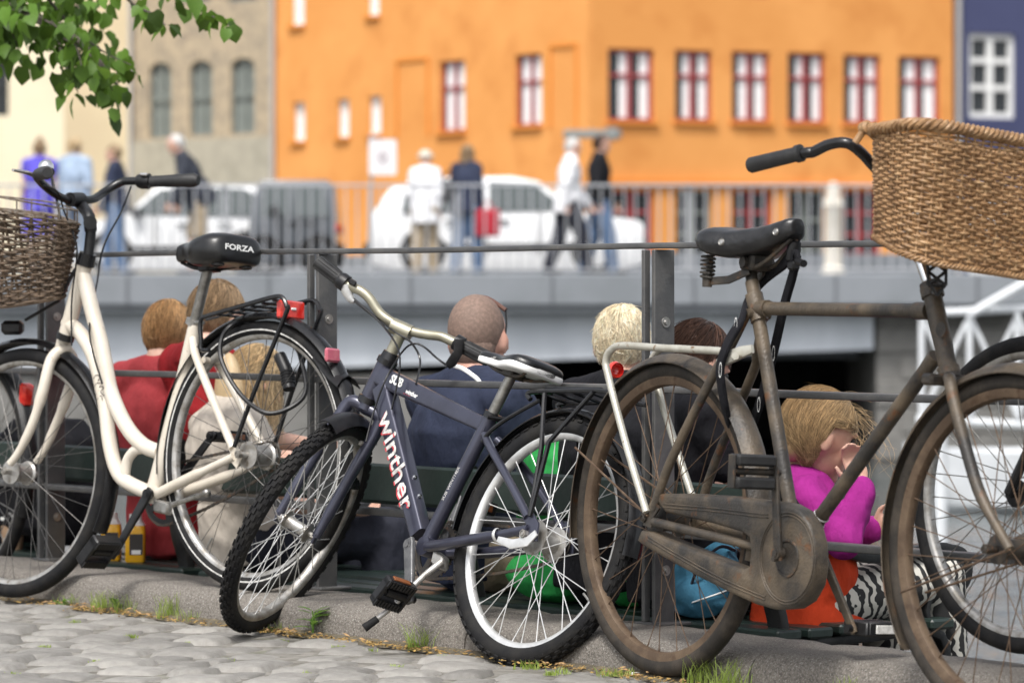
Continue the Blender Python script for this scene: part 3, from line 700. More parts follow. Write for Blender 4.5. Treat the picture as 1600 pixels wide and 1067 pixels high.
def text_on(name, body, P, N, xdir, size, target, mt, parent, shear=0, off=.0007, sx=1, bold=0, see=None, flat=False):
    bvh = BVHTree.FromPolygons([tuple(v) for v in target.v], target.f)
    cu = bpy.data.curves.new('t', 'FONT'); cu.body = body; cu.size = size; cu.shear = shear; cu.resolution_u = 2; cu.align_x = 'CENTER'; cu.align_y = 'CENTER'; cu.offset = bold
    t = bpy.data.objects.new('t', cu); COL.objects.link(t); dg = bpy.context.evaluated_depsgraph_get()
    me = bpy.data.meshes.new_from_object(t.evaluated_get(dg)); bpy.data.objects.remove(t)
    h = bvh.ray_cast(P+N*.08, -N)
    if see: h = bvh.ray_cast(V((0, 0, H)), (at(*see, 1)-V((0, 0, H))).normalized())
    P0 = h[0] if h[0] else P
    x = (xdir-N*xdir.dot(N)).normalized(); y = N.cross(x); m = MB(); vs = []
    for v in me.vertices:
        p = P0+x*v.co.x*sx+y*v.co.y; q = bvh.ray_cast(p+N*.08, -N)
        vs.append((q[0] if not flat and q[0] and (q[0]-p).length < .06 else p)+N*off)
    m.add(vs, [tuple(p.vertices) for p in me.polygons]); bpy.data.meshes.remove(me)
    return obj(name, m, mt, parent, 0)
def basket(bk, bot, top, m_w, m_r, rows, ns, rod, m_s=None, braid=.013, flat=1.0, name='basket', floor=True):
    # bot, top: four corners in order; woven rods in and out of upright stakes
    def loop(c, k, rad=.10):
        out = []
        for i in range(4):
            p, q, r = c[i-1], c[i], c[(i+1) % 4]; a = q+(p-q).normalized()*min(rad, (p-q).length*.35); e = q+(r-q).normalized()*min(rad, (r-q).length*.35)
            out += [a.lerp(q, t*2).lerp(q.lerp(e, t*2-0), t) if False else (a*(1-t)**2+q*2*t*(1-t)+e*t*t) for t in [j/5 for j in range(6)]]
        ln = [0]
        for i in range(len(out)): ln.append(ln[-1]+(out[(i+1) % len(out)]-out[i]).length)
        res = []
        for j in range(k):
            x = ln[-1]*j/k; i = max(i for i in range(len(out)) if ln[i] <= x); f = (x-ln[i])/max(1e-9, ln[i+1]-ln[i]); res.append(out[i].lerp(out[(i+1) % len(out)], f))
        return res
    K = ns*4; lb, lt = loop(bot, K), loop(top, K); cen = sum(bot+top, V((0, 0, 0)))/8
    def pt(j, t):
        p = lb[j % K].lerp(lt[j % K], t); return p
    def nrm(j, t):
        g = pt(j+1, t)-pt(j-1, t); n = g.cross(pt(j, 1)-pt(j, 0)).normalized(); return n if n.dot(pt(j, t)-cen) > 0 else -n
    nn = [nrm(j, .5) for j in range(K)]
    b = MB(); sec = circ(5) if flat == 1 else circ(6, flat); upv = (sum(lt, V())-sum(lb, V())).normalized()
    for r in range(rows):
        t = (r+.5)/rows; ph = r % 2; wob = rnd(0, 6.28); amp = rod*1.15; pts = []
        for j in range(K):
            o = amp*math.cos(math.pi*(j/4+ph)); pts.append(pt(j, min(.995, max(.004, t+.16/rows*math.sin(j*.37+wob))))+nn[j]*o)
        b.sweep(pts, sec, [rod*(1+.14*math.sin(j*.21+wob)) for j in range(K)], upv, True)
    o = bk.o(name, b, m_w, None, 60)
    s_ = MB()
    for j in range(ns): s_.tube([pt(j*4, -.01), pt(j*4, .5), pt(j*4, 1.01)], rod*.9, 5)
    tag(obj('stakes', s_, m_s or m_w, o), kind='stuff')
    if braid:
        rm = MB()
        for ring, br, tw in ((lt, braid, ns*.42), (lb, braid*.55, ns*.5)):
            for st in range(4):
                pts = []
                for j in range(K):
                    a = 2*math.pi*(j/K*round(tw)+st/4); pts.append(ring[j]+nn[j]*(br*math.cos(a))+upv*(br*.75*math.sin(a)))
                rm.tube(pts, br*.44, 6, True)
        tag(obj('braided_rim', rm, m_r, o), kind='stuff')
    if floor:
        f = MB(); f.add(lb, [tuple(range(K))]); f.add([p+upv*.004 for p in lb], [tuple(range(K))]); obj('base_panel', f, m_w, o, 0)
    return o, lt, lb

# ------------------------------------------------------------------ cream step-through bicycle
wb = Bike('bicycle', 'cream step-through bicycle with dark wicker basket and black rear rack', at(402, 712, 10.05), at(30, 738, 10.70), 5)
Nf = V((-.62, -.785, .10)).normalized(); pf = lambda u, v, c=0: pick(u, v, wb.Pf, Nf, c)
fr = MB()
fr.tube(wb.ps((133, 412), (103, 524)), .0215, 14)
fr.tube(cr(wb.ps((128, 424), (137, 458), (147, 497), (157, 533), (165, 572), (173, 611), (189, 650), (207, 679), (228, 698), (251, 706)), 4), .0215, 14)
fr.tube(cr(wb.ps((104, 503), (123, 518), (142, 547), (155, 586), (165, 637), (171, 690), (181, 730), (197, 752), (238, 771)), 4), .0205, 14)
fr.tube(cr(wb.ps((195, 745), (199, 720), (211, 704), (228, 700)), 4), .0145, 12)
fr.tube(wb.ps((147, 561), (160, 562)), .014, 12)
fr.tube(wb.ps((240, 773), (289, 585), (306, 508)), [.0235, .0215, .0205], 14)
fr.cyl(wb.p(238, 773, .036), wb.p(238, 773)-wb.C*.036, .024, 18)
for sg in (1, -1):
    f = (lambda x: x) if sg == 1 else wb.mir
    fr.tube(cr([f(x) for x in wb.ps((301, 530, .012), (306, 556, .035), (330, 618, .048), (364, 700, .058))], 4), .0115, 10)
    fr.tube(cr([f(x) for x in wb.ps((246, 772, .028), (275, 757, .042), (320, 735, .055), (366, 713, .058))], 4), [.015]*8+[.011]*5, 10)
    fr.sweep([f(x) for x in wb.ps((362, 694, .056), (372, 716, .056), (366, 726, .056))], rrect(.016, .003, .002, 2), 1, wb.C)
fr.tube([wb.p(318, 562, .03), wb.mir(wb.p(318, 562, .03))], .009, 10)
wfo = wb.o('frame', fr, m_cream); wbv = BVHTree.FromPolygons([tuple(v) for v in fr.v], fr.f); o0 = V((0, 0, H))
for st_ in (((146, 592), (150, 586), (156, 588), (153, 595)), ((148, 604), (152, 598), (160, 599)), ((150, 616), (156, 604), (162, 606), (157, 612), (163, 618)), ((152, 624), (158, 618), (160, 626))):
    q = []
    for u, v in st_:
        h = wbv.ray_cast(o0, (at(u, v, 1)-o0).normalized())
        if h[0]: q.append(h[0]-(at(u, v, 1)-o0).normalized()*.0012)
    if len(q) > 1: b = MB(); b.tube(cr(q, 4), .0011, 5); obj('pen_scribble', b, m_black, wfo)
tubes(wb, 'seat_clamp', [(wb.ps((302.5, 508), (305, 500)), .0245), ([wb.p(306, 504, .02), wb.p(318, 504, .02)], .006)], m_steel)
tubes(wb, 'seat_post', [(wb.ps((304, 505), (325, 420)), .0145)], m_post, n=14)
tubes(wb, 'headset', [(wb.ps((138, 396), (133, 415)), [.024, .025])], m_black, n=16); tubes(wb, 'lower_headset', [(wb.ps((104, 521), (101, 531)), .0255)], m_black, n=16)
# fork
b = MB(); b.tube([pf(101, 528), pf(97, 545)], .021, 12)
b.tube(cr([pf(108, 545, -.01), pf(97, 546, .012), pf(80, 562, .04), pf(67, 611, .053), pf(50, 664, .056), pf(30, 705, .056), pf(16, 724, .056)], 4), [.016]*14+[.013]*5+[.011]*6, 12)
b.tube(cr([pf(100, 546, .0), pf(112, 556, -.03), pf(114, 585, -.053), pf(103, 624, -.055), pf(87, 664, -.056), pf(70, 702, -.056), pf(57, 722, -.056)], 4), [.016]*14+[.013]*5+[.011]*6, 12)
wb.o('fork', b, m_cream)
wheel(wb, wb.Pr, wb.C, .355, .042, m_alud, m_rubber, m_spoke, hubr=.030, hubw=.034, flr=.036, hubm=m_alud, sr=.0009, rot=.2, nut=.075, wall=m_whitew)
wheel(wb, wb.Pf, Nf, .348, .042, m_alud, m_rubber, m_spoke, sr=.0009, hubr=.028, hubw=.032, flr=.034, hubm=m_alud, rot=.05, nut=.065, wall=None)
fender(wb, 'rear_mudguard', wb.Pr, wb.C, .378, .056, -5, 196, m_black)
FA = Z.cross(Nf).normalized(); FA = FA if FA.x < 0 else -FA; FB = FA.cross(Nf); FB = FB if FB.z > 0 else -FB
fender(wb, 'front_mudguard', wb.Pf, Nf, .376, .056, 48, 205, m_black, A=FA, B=FB)
b = MB(); q = [wb.p(500, 553), wb.p(522, 575), wb.p(545, 586)]
b.loft([[p+wb.C*x+wb.B*(-.02*abs(x/.034)**2) for x in (-.034*k, -.02*k, 0, .02*k, .034*k)]+[p+wb.C*x-wb.B*(.003+.02*abs(x/.034)**2) for x in (.034*k, .02*k, 0, -.02*k, -.034*k)] for p, k in zip(q, (.8, 1, 1.25))])
wb.o('mud_flap', b, m_blackm)
b = MB(); b.box(wb.p(514, 555.5, .03)-wb.A*.012, wb.C*.026, wb.A*.006, wb.B*.018, .005); wb.o('reflector', b, m_pinkref)
# rear rack
rk = MB(); rr_ = .0062
rk.tube(cr(wb.ps((327, 547, .06), (315, 546, .06), (314, 530, .06), (314, 500, .06), (330, 492, .06), (385, 476, .06), (428, 464, .06), (441, 465, .06), (448, 480, .06), (446, 492, .06), (395, 618, .066), (366, 698, .07)), 4), rr_, 8)
fa = [wb.mir(x) for x in wb.ps((314, 500, .06), (330, 492, .06), (385, 476, .06), (428, 464, .06), (441, 465, .06), (448, 480, .06), (446, 492, .06), (395, 618, .066), (366, 698, .07))]
rk.tube(cr(fa, 4), rr_, 8)
for t in (.2, .35, .5, .65, .8, .95):
    p = wb.p(lerp(318, 432, t), lerp(498, 467, t), .06); rk.tube([p, wb.mir(p)], .0038, 6)
for c in (-.025, .025): rk.tube([wb.p(322, 500, c), wb.p(440, 470, c)], .0038, 6)
wb.o('rear_rack', rk, m_black)
b = MB(); b.box(wb.p(452, 480)-wb.A*.005-wb.B*.008, wb.C*.043, wb.A*.011, wb.B*.0235, .004); tl = wb.o('tail_light', b, m_redlens)
b = MB(); b.box(wb.p(452, 480)-wb.A*.017-wb.B*.006, wb.C*.008, wb.A*.002, wb.B*.003, .001); obj('lamp', b, m_white, tl)
# cable lock
b = MB(); q = cr(wb.ps((470, 560, -.02), (478, 610, -.01), (455, 636, .02), (415, 645, .07), (375, 615, .08), (347, 565, .08), (346, 530, .07), (362, 508, .05), (385, 505, .0), (430, 512, -.03), (460, 540, -.04)), 6, True)
b.tube(q, .0062, 8, True); lk = wb.o('cable_lock', b, m_blackm)
b = MB(); q = wb.ps((437, 556, -.02), (448, 580, -.015), (452, 608, -.01)); b.tube(q, .017, 12)
for k in range(5): b.lathe([(.0175, -.004), (.0195, 0), (.0175, .004)], lerp(q[1], q[2], .1+.15*k), (q[2]-q[1]), 14)
obj('combination_barrel', b, m_blackm, lk)
# saddle
sP = wb.p(328, 418); sf = (wb.A*1-wb.B*.03).normalized()
so_, sm_ = saddle(wb, [(-.125, .04, .052, .045), (-.116, .078, .072, .082), (-.075, .098, .082, .098), (-.02, .090, .078, .092), (.03, .060, .072, .068), (.065, .037, .074, .058), (.10, .029, .072, .054), (.115, .016, .066, .036)], sP, sf, wb.B, m_saddle)
Nt = (wb.C*.78-wb.A*.6).normalized(); text_on('lettering', 'FORZA', wb.p(384.5, 387, .07), Nt, Z.cross(Nt), .021, sm_, m_white, so_, bold=.0006, sx=.95, off=.0022, see=(374, 388))
b = MB()
for c in (-.022, .022): b.tube(cr([wb.L(*[x+y for x, y in zip(wb.ab(sP), d)]) for d in ((-.10, .01, c*2.2), (-.05, -.004, c), (.03, -.002, c), (.10, .02, c*.5))], 4), .0042, 8)
b.box(sP+wb.B*.0, wb.A*.02, wb.C*.028, wb.B*.012, .004)
for c in (-.05, .05): b.lathe([(.012, -.02), (.018, -.018), (.018, .0), (.012, .006)], wb.L(*[x+y for x, y in zip(wb.ab(sP), (-.085, .012, c))]), wb.B, 12)
wb.o('saddle_rails', b, m_blackm)
# transmission
NB = wb.p(238, 773)
chainring(wb, NB-wb.C*.045, .078, m_blackm, wb.C, 38); chain(wb, NB-wb.C*.045, .08, wb.Pr-wb.C*.045, .038, m_rustd)
crank(wb, wb.p(231, 772, .055), wb.p(178, 866, .075), m_blackm); pedal(wb, wb.p(178, 862, .075), wb.C, (wb.A*.75-wb.B*.66), m_blackm, refl=None, cage=True, L_=.085, W_=.085, T_=.028)
Q = 2*NB-wb.p(178, 866, 0)-wb.C*.075; crank(wb, NB-wb.C*.055, Q, m_blackm); pedal(wb, Q, -wb.C, wb.A, m_blackm, refl=m_orange_r, cage=True)
b = MB(); b.box(wb.p(258, 792, .02), wb.A*.03+wb.B*.006, wb.C*.02, wb.B*.018, .006); b.tube(wb.ps((270, 788, .035), (300, 778, .04), (322, 771, .045)), [.008, .006, .006], 8); b.ball(wb.p(323, 770, .045), .012)
wb.o('kickstand', b, m_steel)
# stem, bar, grips
cl = at(118, 312, 10.650); b = MB(); b.tube([wb.p(138, 400), wb.p(143, 352)], .0145, 12); b.tube(cr([wb.p(142, 362), wb.p(139, 338), at(128, 322, 10.660), cl], 4), [.017, .018, .018, .017, .017, .016, .016, .016, .016, .016, .016, .018, .018], 12)
b.cyl(wb.p(141, 348, .024), wb.p(141, 348, -.024), .019, 16); b.cyl(cl+(at(144, 312, 10.730)-cl).normalized()*.03, cl-(at(144, 312, 10.730)-cl).normalized()*.03, .02, 14); wb.o('stem', b, m_blackm)
b = MB(); bar = cr([at(80, 269, 10.370), at(58, 273, 10.430), at(63, 284, 10.500), at(84, 302, 10.570), at(105, 312, 10.620), cl, at(144, 312, 10.730), at(163, 300, 10.800), at(189, 285, 10.820), at(213, 283, 10.800), at(300, 282, 10.730)], 5); b.tube(bar, .0115, 12); hb = wb.o('handlebar', b, m_black)
gr = MB(); gp = [at(x, y, lerp(10.800, 10.730, (x-213)/97)) for x, y in ((236, 284), (256, 283), (262, 283), (285, 282), (303, 281.5), (310, 282))]
gr.tube(gp, [.0165, .0165, .0175, .0185, .020, .014], 14); obj('grip', gr, m_grip, hb)
gr = MB(); gr.tube([at(60, 273, 10.440), at(66, 271, 10.410), at(72, 270, 10.340), at(74, 270, 10.310)], [.017, .018, .019, .014], 14); obj('grip', gr, m_grip, hb)
gr = MB(); gr.tube([at(216, 283, 10.800), at(222, 283, 10.795), at(234, 283.5, 10.790)], [.019, .023, .022], 16); sh = obj('gear_shifter', gr, m_blackm, hb)
b = MB(); b.box(at(225, 273, 10.775), V((.012, 0, 0)), V((0, .012, 0)), V((0, 0, .004)), .003); obj('shifter_cap', b, m_chrome, sh)
b = MB(); b.lathe([(0, .022), (.012, .019), (.02, .01), (.022, 0), (.018, -.004)], at(72, 262, 10.470), V((.1, -.3, 1)), 18); obj('bell', b, m_chrome, hb)
b = MB(); b.tube(cr([at(56, 276, 10.470), at(42, 270, 10.440), at(20, 266, 10.370)], 4), [.007, .007, .007, .006, .006, .005, .005, .004, .004], 8); obj('brake_lever', b, m_alud, hb)
cab = [([at(205, 291, 10.790), at(190, 330, 10.770), at(162, 385, 10.750), at(152, 440, 10.720), wb.p(140, 520, .04), wb.p(160, 600, .03)], .0028), ([at(66, 290, 10.490), at(90, 300, 10.530), at(100, 330, 10.570), wb.p(116, 370, .05), wb.p(120, 400, .04), wb.p(112, 470, .03), wb.p(112, 540, .03)], .0028), ([at(84, 300, 10.570), at(80, 270, 10.620), at(92, 330, 10.570), at(96, 362, 10.570)], .0035)]
for q, r in cab: tubes(wb, 'cable', [(cr(q, 6), r)], m_black, n=6)
# basket hung in front of the bars
bt = [at(112, 462, 10.590), at(-6, 482, 10.610), at(-60, 470, 10.870), at(60, 458, 10.920)]
bp = [at(131, 352, 10.530), at(-34, 322, 10.510), at(-80, 318, 10.930), at(85, 335, 10.970)]
bo, lt, lb = basket(wb, bt, bp, m_wickd, m_wickd, 24, 34, .0046, braid=0, flat=.75)
b = MB(); rt = [p+V((0, 0, .035)) for p in lt]; b.tube(lt, .0038, 6, True); b.tube(rt, .0026, 6, True)
for j in range(0, len(lt), 12): b.tube([lt[j], rt[j]], .0022, 6)
obj('wire_rim', b, m_wire, bo)
b = MB(); b.tube(lb, .007, 6, True); obj('bottom_rim', b, m_wickd, bo)
b = MB(); b.tube([wb.p(118, 420, .01), wb.p(92, 470, .02), pf(40, 500, .03)], .005, 6); b.box(pf(20, 512, .0), V((.03, 0, 0)), V((0, .03, 0)), Z*.02, .01); wb.o('lamp_bracket', b, m_blackm)

# ------------------------------------------------------------------ slate blue mountain bicycle
bb = Bike('bicycle', 'slate blue youth mountain bicycle with its handlebar twisted round and leaning on the railing', at(851, 845, 8.98), at(464, 822, 9.7), 17)
K_ = (bb.p(629, 512)-bb.p(575, 622)).normalized()
N2 = V((.776, -.325, -.539)); N2 = (N2-K_*N2.dot(K_)*.8).normalized(); Cf = at(464, 822, 9.62)
dt = MB(); e0, e1_ = bb.p(600, 606), bb.p(661, 848)
dpts = [e0, lerp(e0, e1_, .5), lerp(e0, e1_, .95)]; dt.sweep(dpts, rrect(.0255, .022, .008, 3), [1.02, 1, .9], bb.C)
t0, t1 = bb.p(597, 588), bb.p(765, 668); dt.sweep([t0, lerp(t0, t1, .5), t1], rrect(.024, .019, .008, 3), [1.08, .9, .72], bb.C)
dt.tube([bb.p(604, 567), bb.p(578, 620)], .0235, 16); dt.tube([bb.p(667, 850), bb.p(770, 646)], .0185, 14)
dt.cyl(bb.p(660, 852, .037), bb.p(660, 852, .037)-bb.C*.074, .024, 18)
for sg in (1, -1):
    f = (lambda x: x) if sg == 1 else bb.mir
    dt.tube(cr([f(x) for x in bb.ps((757, 680, .02), (768, 702, .04), (795, 750, .052), (825, 808, .058))], 4), .0105, 10)
    dt.tube(cr([f(x) for x in bb.ps((668, 854, .03), (720, 846, .05), (776, 836, .058), (826, 826, .058))], 4), [.014]*8+[.011]*5, 10)
    dt.sweep([f(x) for x in bb.ps((824, 803, .058), (835, 822, .058), (832, 846, .058))], rrect(.016, .0035, .002, 2), 1, bb.C)
fo = bb.o('frame', dt, m_blue)
dn = (e1_-e0).normalized()
for off, mt_, o2 in ((.0032, m_redp, .0010), (0, m_whitew, .0018)):
    text_on('lettering', 'winther', lerp(e0, e1_, .49)+bb.A*off*1.2-bb.B*off, bb.C, dn, .066, dt, mt_, fo, shear=.0, off=o2, sx=1.42, bold=.0010, flat=True)
tn = (t1-t0).normalized()
text_on('lettering', 'SUB', lerp(t0, t1, .19)+bb.B*.006, bb.C, tn, .030, dt, m_white, fo, shear=.1, off=.0011, bold=.0012)
text_on('lettering', 'winther', lerp(t0, t1, .34)-bb.B*.006, bb.C, tn, .016, dt, m_white, fo, shear=.2, off=.0011, bold=.0004)
text_on('lettering', '~ ~ ~', lerp(t0, t1, .30)-bb.B*.0135, bb.C, tn, .012, dt, m_redp, fo, off=.0008)
text_on('lettering', 'SUB WINTHER', lerp(bb.p(667, 850), bb.p(770, 646), .45), bb.C, (bb.p(770, 646)-bb.p(667, 850)).normalized(), .014, dt, m_whitew, fo, off=.0009)
b = MB()
for t in (.62, .74): b.lathe([(0, .006), (.005, .005), (.006, 0)], lerp(e0, e1_, t)+dn.cross(bb.C).normalized()*(-.0255 if dn.cross(bb.C).dot(bb.A) > 0 else .0255), -bb.A, 10)
bb.o('bottle_bolts', b, m_chrome)
wheel(bb, bb.Pr, bb.C, .300, .046, m_alu, m_rubber, m_alu, rimd=.018, rimw=.027, hubr=.026, hubw=.032, flr=.042, hubm=m_alud, knob=58, sr=.0013, rot=.1, nut=.075)
wheel(bb, Cf, N2, .299, .040, m_alud, m_rubber, m_alu, rimd=.018, rimw=.027, hubr=.016, hubw=.033, flr=.026, hubm=m_alud, knob=58, sr=.0013, rot=.3, nut=.06)
# fork on the turned steering axis
cr0 = bb.p(571, 640); off_ = (Cf-cr0); W2 = N2; b = MB(); b.tube([bb.p(580, 618), cr0], .0215, 14)
for sg in (1, -1):
    top = cr0+W2*sg*.052; dp_ = Cf+W2*sg*.058; b.tube(cr([cr0+K_*.004, cr0+W2*sg*.035+K_*.004, top-K_*.02, lerp(top, dp_, .4), lerp(top, dp_, .8), dp_], 4), [.017]*9+[.016]*4+[.0145]*4+[.012]*4, 12)
    b.sweep([dp_+K_*.01, dp_-K_*.016], rrect(.012, .003, .002, 2), 1, W2)
bb.o('fork', b, m_blue)
FA2 = K_.cross(N2).normalized(); fd = (cr0-Cf).normalized(); fs_ = N2.cross(fd).normalized()
b = MB()
for sg in (1, -1):
    p0 = cr0+W2*sg*.05-K_*.075; b.sweep(cr([p0-fs_*.02*0, p0+K_*.04+W2*sg*.012, p0+K_*.085+W2*sg*.004], 4), rrect(.008, .004, .002, 2), 1, W2)
    b.box(p0-W2*sg*.012, K_*.006, W2*.006, FA2*.028, .003)
bb.o('rim_brake', b, m_alud)
for a0, a1, nm in ((-6, 30, 'front_mudguard'),):
    fender(bb, nm, Cf, N2, .322, .06, -24, 34, m_blackm, .02, A=fd, B=(fs_ if fs_.dot(V((-1, -.3, 0))) > 0 else -fs_))
fender(bb, 'rear_mudguard', bb.Pr, bb.C, .322, .058, 2, 185, m_black)
# headset, stem, twisted bar
tubes(bb, 'headset', [(bb.ps((603, 569), (607, 561)), .027), (bb.ps((607, 562), (612, 551)), [.024, .021])], m_black, n=18); tubes(bb, 'lower_headset', [(bb.ps((577, 621), (573, 630)), .027)], m_black, n=18)
tubes(bb, 'stem', [(bb.ps((611, 553), (628, 517)), .0155), ([bb.p(628, 517)-N2*.03, bb.p(628, 513)+N2*.028], .0205)], m_champ, n=16)
cb = bb.p(629, 512); hy = lambda u: cb.y-N2.y*0+(u-629)/640*(N2.y/N2.x)
hp = lambda u, v: at(u, v, hy(u))
b = MB(); b.tube(cr([hp(497, 410), hp(537, 441), hp(551, 449), hp(566, 456), hp(579, 468), hp(591, 486), hp(604, 498), hp(629, 512), hp(648, 519), hp(668, 523), hp(690, 526), hp(710, 535), hp(765, 560)], 4), .0125, 12); hb = bb.o('handlebar', b, m_champ)
for pa, pb in (((495, 408), (530, 435)), ((765, 562), (726, 542))):
    a_, c_ = hp(*pa), hp(*pb); b = MB(); b.tube([a_, lerp(a_, c_, .04), lerp(a_, c_, .5), c_], [.015, .0185, .0175, .0175], 16)
    for k in range(10):
        t = k/10*2*math.pi; d = (c_-a_).normalized(); e = d.orthogonal().normalized(); q = e*math.cos(t)+d.cross(e)*math.sin(t); b.tube([lerp(a_, c_, .08)+q*.0185, lerp(a_, c_, .95)+q*.0178], .0014, 4)
    obj('grip', b, m_grip, hb)
b = MB(); a_, c_ = hp(530, 436), hp(541, 444); b.tube([a_, lerp(a_, c_, .3), c_], [.0195, .0225, .0225], 16); b.box(hp(551, 441)+V((0, -.01, 0)), N2*.011, V((0, .012, 0)), K_*.007, .003); obj('twist_shifter', b, m_blackm, hb)
b = MB(); b.tube(cr([hp(541, 445), hp(543, 456), hp(549, 468), hp(554, 471)], 4), [.017, .017, .016, .016, .015, .014, .012, .011, .010, .009, .008, .007, .006], 12); obj('brake_lever', b, m_alu, hb)
b = MB(); b.sweep([hp(718, 530)-V((0, .022, 0)), hp(716, 550)-V((0, .024, 0)), hp(706, 566)-V((0, .022, 0)), hp(700, 572)-V((0, .022, 0))], rrect(.012, .011, .004, 2), [1, 1, 1.05, .7], V((0, -1, 0))); b.tube([hp(712, 534), hp(722, 540)], .021, 14); bh = obj('brake_lever', b, m_blackm, hb)
b = MB(); b.sweep(cr([hp(706, 570)-V((0, .022, 0)), hp(722, 575)-V((0, .024, 0)), hp(736, 584)-V((0, .026, 0)), hp(748, 594)-V((0, .026, 0)), hp(753, 606)-V((0, .026, 0))], 4), rrect(.0055, .004, .002, 2), 1, V((0, -1, 0))); obj('lever_blade', b, m_alu, bh)
for q in ([hp(554, 471), hp(585, 495), hp(619, 519)-V((0, .03, 0)), hp(642, 534)-V((0, .03, 0)), hp(657, 562)-V((0, .03, 0)), bb.p(650, 600, .02)], [hp(700, 571)-V((0, .022, 0)), hp(684, 560)-V((0, .03, 0)), hp(664, 543), hp(648, 537), hp(630, 548), bb.p(604, 590, .03), bb.p(585, 640, .03), bb.p(572, 690, .04)], [hp(545, 460), hp(600, 510)-V((0, .02, 0)), bb.p(625, 560, .04), bb.p(612, 640, .03)]):
    tubes(bb, 'cable', [(cr(q, 6), .0027)], m_black, n=6)
# saddle and post
tubes(bb, 'seat_post', [(bb.ps((769, 648), (799, 588)), .0135)], m_post, n=14)
tubes(bb, 'seat_clamp', [(bb.ps((767, 654), (771, 645)), .022), ([bb.p(762, 651, .02), bb.p(790, 655, -.02)], .0055)], m_black)
sP = bb.p(803, 585); sf = (bb.A*.985+bb.B*.17).normalized(); su = (bb.B+bb.C*.0).normalized()
st = [(-.115, .03, .036, .022), (-.108, .058, .044, .038), (-.075, .078, .05, .046), (-.03, .066, .044, .042), (.02, .042, .038, .038), (.07, .027, .038, .036), (.12, .021, .036, .032), (.135, .010, .03, .022)]
so_, sm_ = saddle(bb, st, sP, sf, su, m_saddle)
st2 = [(t-.0, hw*1.035+.001, top-th*.38, th*.60) for t, hw, top, th in st]
s2, _ = saddle(bb, st2, sP, sf, su, m_white, name='saddle_trim', ex=.5)
text_on('lettering', 'winther', bb.p(770, 559, .03), (bb.C+bb.B*.4).normalized(), -bb.A, .011, sm_, m_whitew, so_, off=.0006)
b = MB()
for c in (-.02, .02): b.tube(cr([sP+sf*t+su*z+bb.C*c*k for t, z, k in ((-.095, .012, 2), (-.04, -.004, 1), (.04, -.004, 1), (.10, .012, .6))], 4), .004, 8)
b.box(sP, sf*.02, bb.C*.025, su*.011, .004); bb.o('saddle_rails', b, m_rustd)
# rack
rk = MB()
for sg in (1, -1):
    f = (lambda x: x) if sg == 1 else bb.mir
    rk.tube(cr([f(x) for x in bb.ps((829, 624, .05), (824, 616, .05), (835, 612, .05), (870, 611, .05), (930, 610, .05), (962, 614, .05))], 4), .0062, 8)
    rk.tube([f(x) for x in bb.ps((851, 615, .055), (846, 700, .062), (828, 806, .066))], .006, 8); rk.tube([f(x) for x in bb.ps((927, 613, .055), (858, 690, .062), (828, 806, .066))], .006, 8)
    rk.tube(cr([f(x) for x in bb.ps((754, 690, .03), (768, 672, .035), (796, 652, .04), (842, 626, .045))], 4), .0055, 8)
for u in (838, 865, 892, 919, 946): p = bb.p(u, 611.5, .05); rk.tube([p, bb.mir(p)], .0045, 6)
rk.box(bb.p(900, 608), bb.A*.10, bb.C*.012, bb.B*.003, .002)
bb.o('rear_rack', rk, m_black)
NB = bb.p(660, 852)
chainring(bb, NB-bb.C*.045, .07, m_rustd, bb.C, 36); chain(bb, NB-bb.C*.045, .072, bb.Pr-bb.C*.045, .036, m_rustd)
P1, P2 = bb.p(640, 851, .06), bb.p(640, 935, .075); crank(bb, P1, P2, m_crank, .0165, .013); pedal(bb, P2, bb.C, (bb.A*.62-bb.B*.78), m_blackm, .085, .07, .022, m_orange_r, True)
Q = NB*2-bb.p(640, 935, 0)-bb.C*.075; crank(bb, NB-bb.C*.06, Q, m_crank, .0165, .013); pedal(bb, Q, -bb.C, bb.A, m_blackm, .085, .07, .022, m_orange_r, True)
b = MB(); b.box(bb.p(688, 876, .02), bb.A*.02+bb.B*.008, bb.C*.014, bb.B*.016, .004); b.tube([bb.p(690, 878, .03), bb.p(664, 898, .06), bb.p(610, 950, .11), bb.p(590, 966, .13)], [.010, .008, .007, .006], 10); ks = bb.o('kickstand', b, m_alud)
b = MB(); b.tube([bb.p(590, 966, .13), bb.p(569, 981, .15)], [.009, .011], 10); obj('rubber_foot', b, m_rubber, ks)
b = MB(); b.sweep(bb.ps((778, 842, .065), (800, 850, .066), (824, 846, .066), (838, 832, .064)), rrect(.012, .003, .002, 2), [.6, 1, 1, .7], bb.C); b.lathe([(.016, -.005), (.018, 0), (.016, .005)], bb.p(778, 836, .058), (bb.p(826, 826, .058)-bb.p(776, 836, .058)), 14); bb.o('coaster_brake_arm', b, m_alu)

# ------------------------------------------------------------------ rusty roadster
rb = Bike('bicycle', 'old rust-brown roadster bicycle with enclosed chain case and large golden wicker basket', at(1044, 810, 8.55), at(1578, 858, 7.56), 3)
Nr = (rb.C+rb.A*.05).normalized(); pr_ = lambda u, v, c=0: pick(u, v, rb.Pf, Nr, c)
fr = MB(); BB = rb.p(1246, 858)
fr.tube([BB, rb.p(1182, 477), rb.p(1175, 440)], .0155, 14); fr.tube(rb.ps((1184, 482), (1450, 486)), .0145, 14); fr.tube([rb.p(1462, 556), BB], .0155, 14)
fr.tube(rb.ps((1456, 456), (1483, 582)), .0195, 16)
for (u, v), (u2, v2), r in (((1178, 460), (1187, 502), .0195), ((1455, 450), (1458, 464), .024), ((1481, 574), (1484, 586), .0235)): fr.tube(rb.ps((u, v), (u2, v2)), r, 16)
fr.tube(rb.ps((1184, 482), (1200, 482)), .0185, 14); fr.tube(rb.ps((1432, 486), (1452, 486)), .0185, 14)
